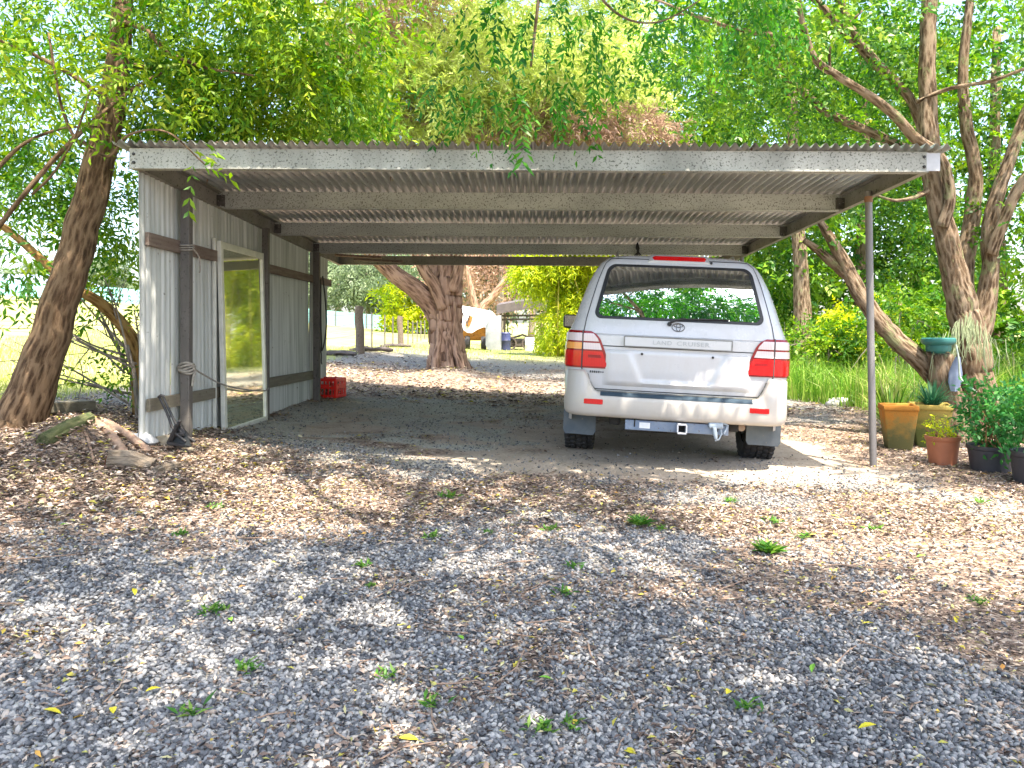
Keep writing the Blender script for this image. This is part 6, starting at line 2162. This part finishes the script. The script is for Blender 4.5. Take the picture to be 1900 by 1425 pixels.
base = [weed(300, 26, .045), weed(301, 16, .05), weed(302, 34, .032)]
WGRP = 'small weeds growing in the gravel'
wd_list = [(835, 925, 1.1), (1065, 1056, .8), (395, 945, 1.0), (335, 995, .7), (1435, 972, .9), (1355, 932, 1), (1020, 986, .8), (1490, 1000, .9), (400, 1140, 1.2), (458, 1245, .8), (352, 1330, .8), (1005, 1360, 1.0), (1062, 1350, .7), (800, 1312, .8), (1815, 1122, .9), (1822, 935, .9), (1388, 1320, .8), (670, 1052, .9), (720, 1260, .7), (1048, 1105, .8), (905, 990, .7), (800, 1000, .8), (1225, 985, .8), (690, 1090, .6), (1620, 985, .8)]
for i, (px, py, s_) in enumerate(wd_list):
    q = on_ground(px, py)
    o = base[i] if i < 3 else base[i % 3].copy()
    if i >= 3: COL.objects.link(o)
    o.location = q; o.rotation_euler.z = i * 1.7; o.scale = (s_ * 1.35,) * 3
    tag(o, 'small green weed growing in the gravel drive', 'weed', WGRP)
for (px, py, n, L, lab) in ((1188, 976, 90, .075, 'largest bright weed tuft in the middle of the drive below the car'), (1425, 1027, 100, .085, 'wide pale green weed tuft right of the middle of the drive')):
    o = weed(400 + px, n, L); o.location = on_ground(px, py); tag(o, lab, 'weed')

# single fallen leaves bright enough to point at
def fallen(seed, L, mat):
    V = []
    w = L * .36
    pr = [(0, 0), (.25, .8), (.5, 1), (.75, .7), (1, 0)]
    for k in range(4):
        a, b = pr[k], pr[k + 1]
        for sg in (-1, 1):
            z = lambda t: .18 * L * math.sin(t * PI) * .5
            V += [(a[0] * L, 0, z(a[0])), (b[0] * L, 0, z(b[0])), (b[0] * L, sg * w / 2 * b[1], z(b[0]) + .12 * w * b[1]), (a[0] * L, sg * w / 2 * a[1], z(a[0]) + .12 * w * a[1])]
    return fast_mesh('fallen_leaf', np.array(V), 4, np.random.default_rng(seed).random(8) * .3 + .3, mat)


ly = fallen(1, .06, YLEAF); lg = fallen(2, .055, GLEAF)
spots = [(80, 1327), (210, 1335), (300, 1287), (1592, 1362), (100, 862), (1775, 1150), (1600, 1165), (250, 1112), (1355, 1290), (740, 1380), (1180, 1410), (90, 925), (590, 1010)]
for i, (px, py) in enumerate(spots):
    o = ly if i == 0 else ly.copy()
    if i: COL.objects.link(o)
    q = on_ground(px, py); o.location = (q[0], q[1], q[2] + .018); o.rotation_euler = (.3 * math.sin(i * 3), .25 * math.cos(i * 5), i * 2.1)
    tag(o, 'single yellow fallen leaf lying on the drive', 'leaf', 'yellow leaves fallen on the drive')
for i, (px, py) in enumerate(((1000, 1265), (860, 1195), (130, 980), (1700, 1040), (430, 1160), (1510, 1240))):
    o = lg if i == 0 else lg.copy()
    if i: COL.objects.link(o)
    q = on_ground(px, py); o.location = (q[0], q[1], q[2] + .018); o.rotation_euler = (.3 * math.sin(i * 3), .25 * math.cos(i * 5), i * 2.1)
    tag(o, 'single green fallen leaf lying on the drive', 'leaf', 'green leaves fallen on the drive')
# leaves lodged along the roof edge
rng = np.random.default_rng(77)
n = 260
x = XL + 6.2 * rng.random(n) ** 1.6; y = 5.98 + 1.2 * rng.random(n)
P = np.stack([x, y, 2.486 + .168 - SL * (y - YF) + TW_ * x + .03 + .02 * rng.random(n)], 1)
V = leaves(P, nrm(rng.normal(size=(n, 3)) * np.array([1, 1, .3])), nrm(np.stack([.4 * rng.normal(size=n), .4 * rng.normal(size=n), np.ones(n)], 1)), .05 + .05 * rng.random(n), .02 + .012 * rng.random(n))
tag(fast_mesh('roof_leaf_litter', V, 4, .4 + .6 * rng.random(n), LITTER), kind='stuff')

# ================================================================== LIGHT, SKY, CAMERA
SUN = Vector((.20, -.34, .92)).normalized()
sl = bpy.data.lights.new('sun', 'SUN'); sl.energy = 3.6; sl.angle = R(.5); sl.color = (1, .90, .77)
so = bpy.data.objects.new('sun', sl); COL.objects.link(so)
so.rotation_euler = SUN.to_track_quat('Z', 'Y').to_euler()
so.location = (0, 0, 30)
wd = bpy.data.worlds.new('World'); SC.world = wd; wd.use_nodes = True
nt = wd.node_tree
bg = nt.nodes['Background']
sk = nt.nodes.new('ShaderNodeTexSky'); sk.sky_type = 'NISHITA'; sk.sun_disc = False; sk.dust_density = 3.0; sk.ozone_density = .6; sk.air_density = 1.0
sk.sun_elevation = math.asin(SUN.z); sk.sun_rotation = math.atan2(SUN.x, SUN.y)
nt.links.new(sk.outputs[0], bg.inputs[0]); bg.inputs[1].default_value = .15

cam = bpy.data.cameras.new('camera')
cam.sensor_width = 36; cam.sensor_fit = 'HORIZONTAL'
cam.lens = F / 1900 * 36
cam.shift_x = -(CX - 950) / 1900; cam.shift_y = -(712.5 - CY) / 1900
cam.clip_start = .05; cam.clip_end = 2000
co = bpy.data.objects.new('camera', cam); COL.objects.link(co)
co.location = (0, 0, H); co.rotation_euler = (R(90), 0, 0)
SC.camera = co
vs = SC.view_settings
vs.view_transform = 'Standard'; vs.look = 'None'; vs.exposure = 2.2; vs.gamma = 1; vs.use_curve_mapping = False
cy = SC.cycles
cy.max_bounces = 10; cy.diffuse_bounces = 5; cy.glossy_bounces = 4; cy.transmission_bounces = 6; cy.transparent_max_bounces = 8
cy.sample_clamp_indirect = 6
cy.use_denoising = True
cy.use_adaptive_sampling = True; cy.adaptive_threshold = .015
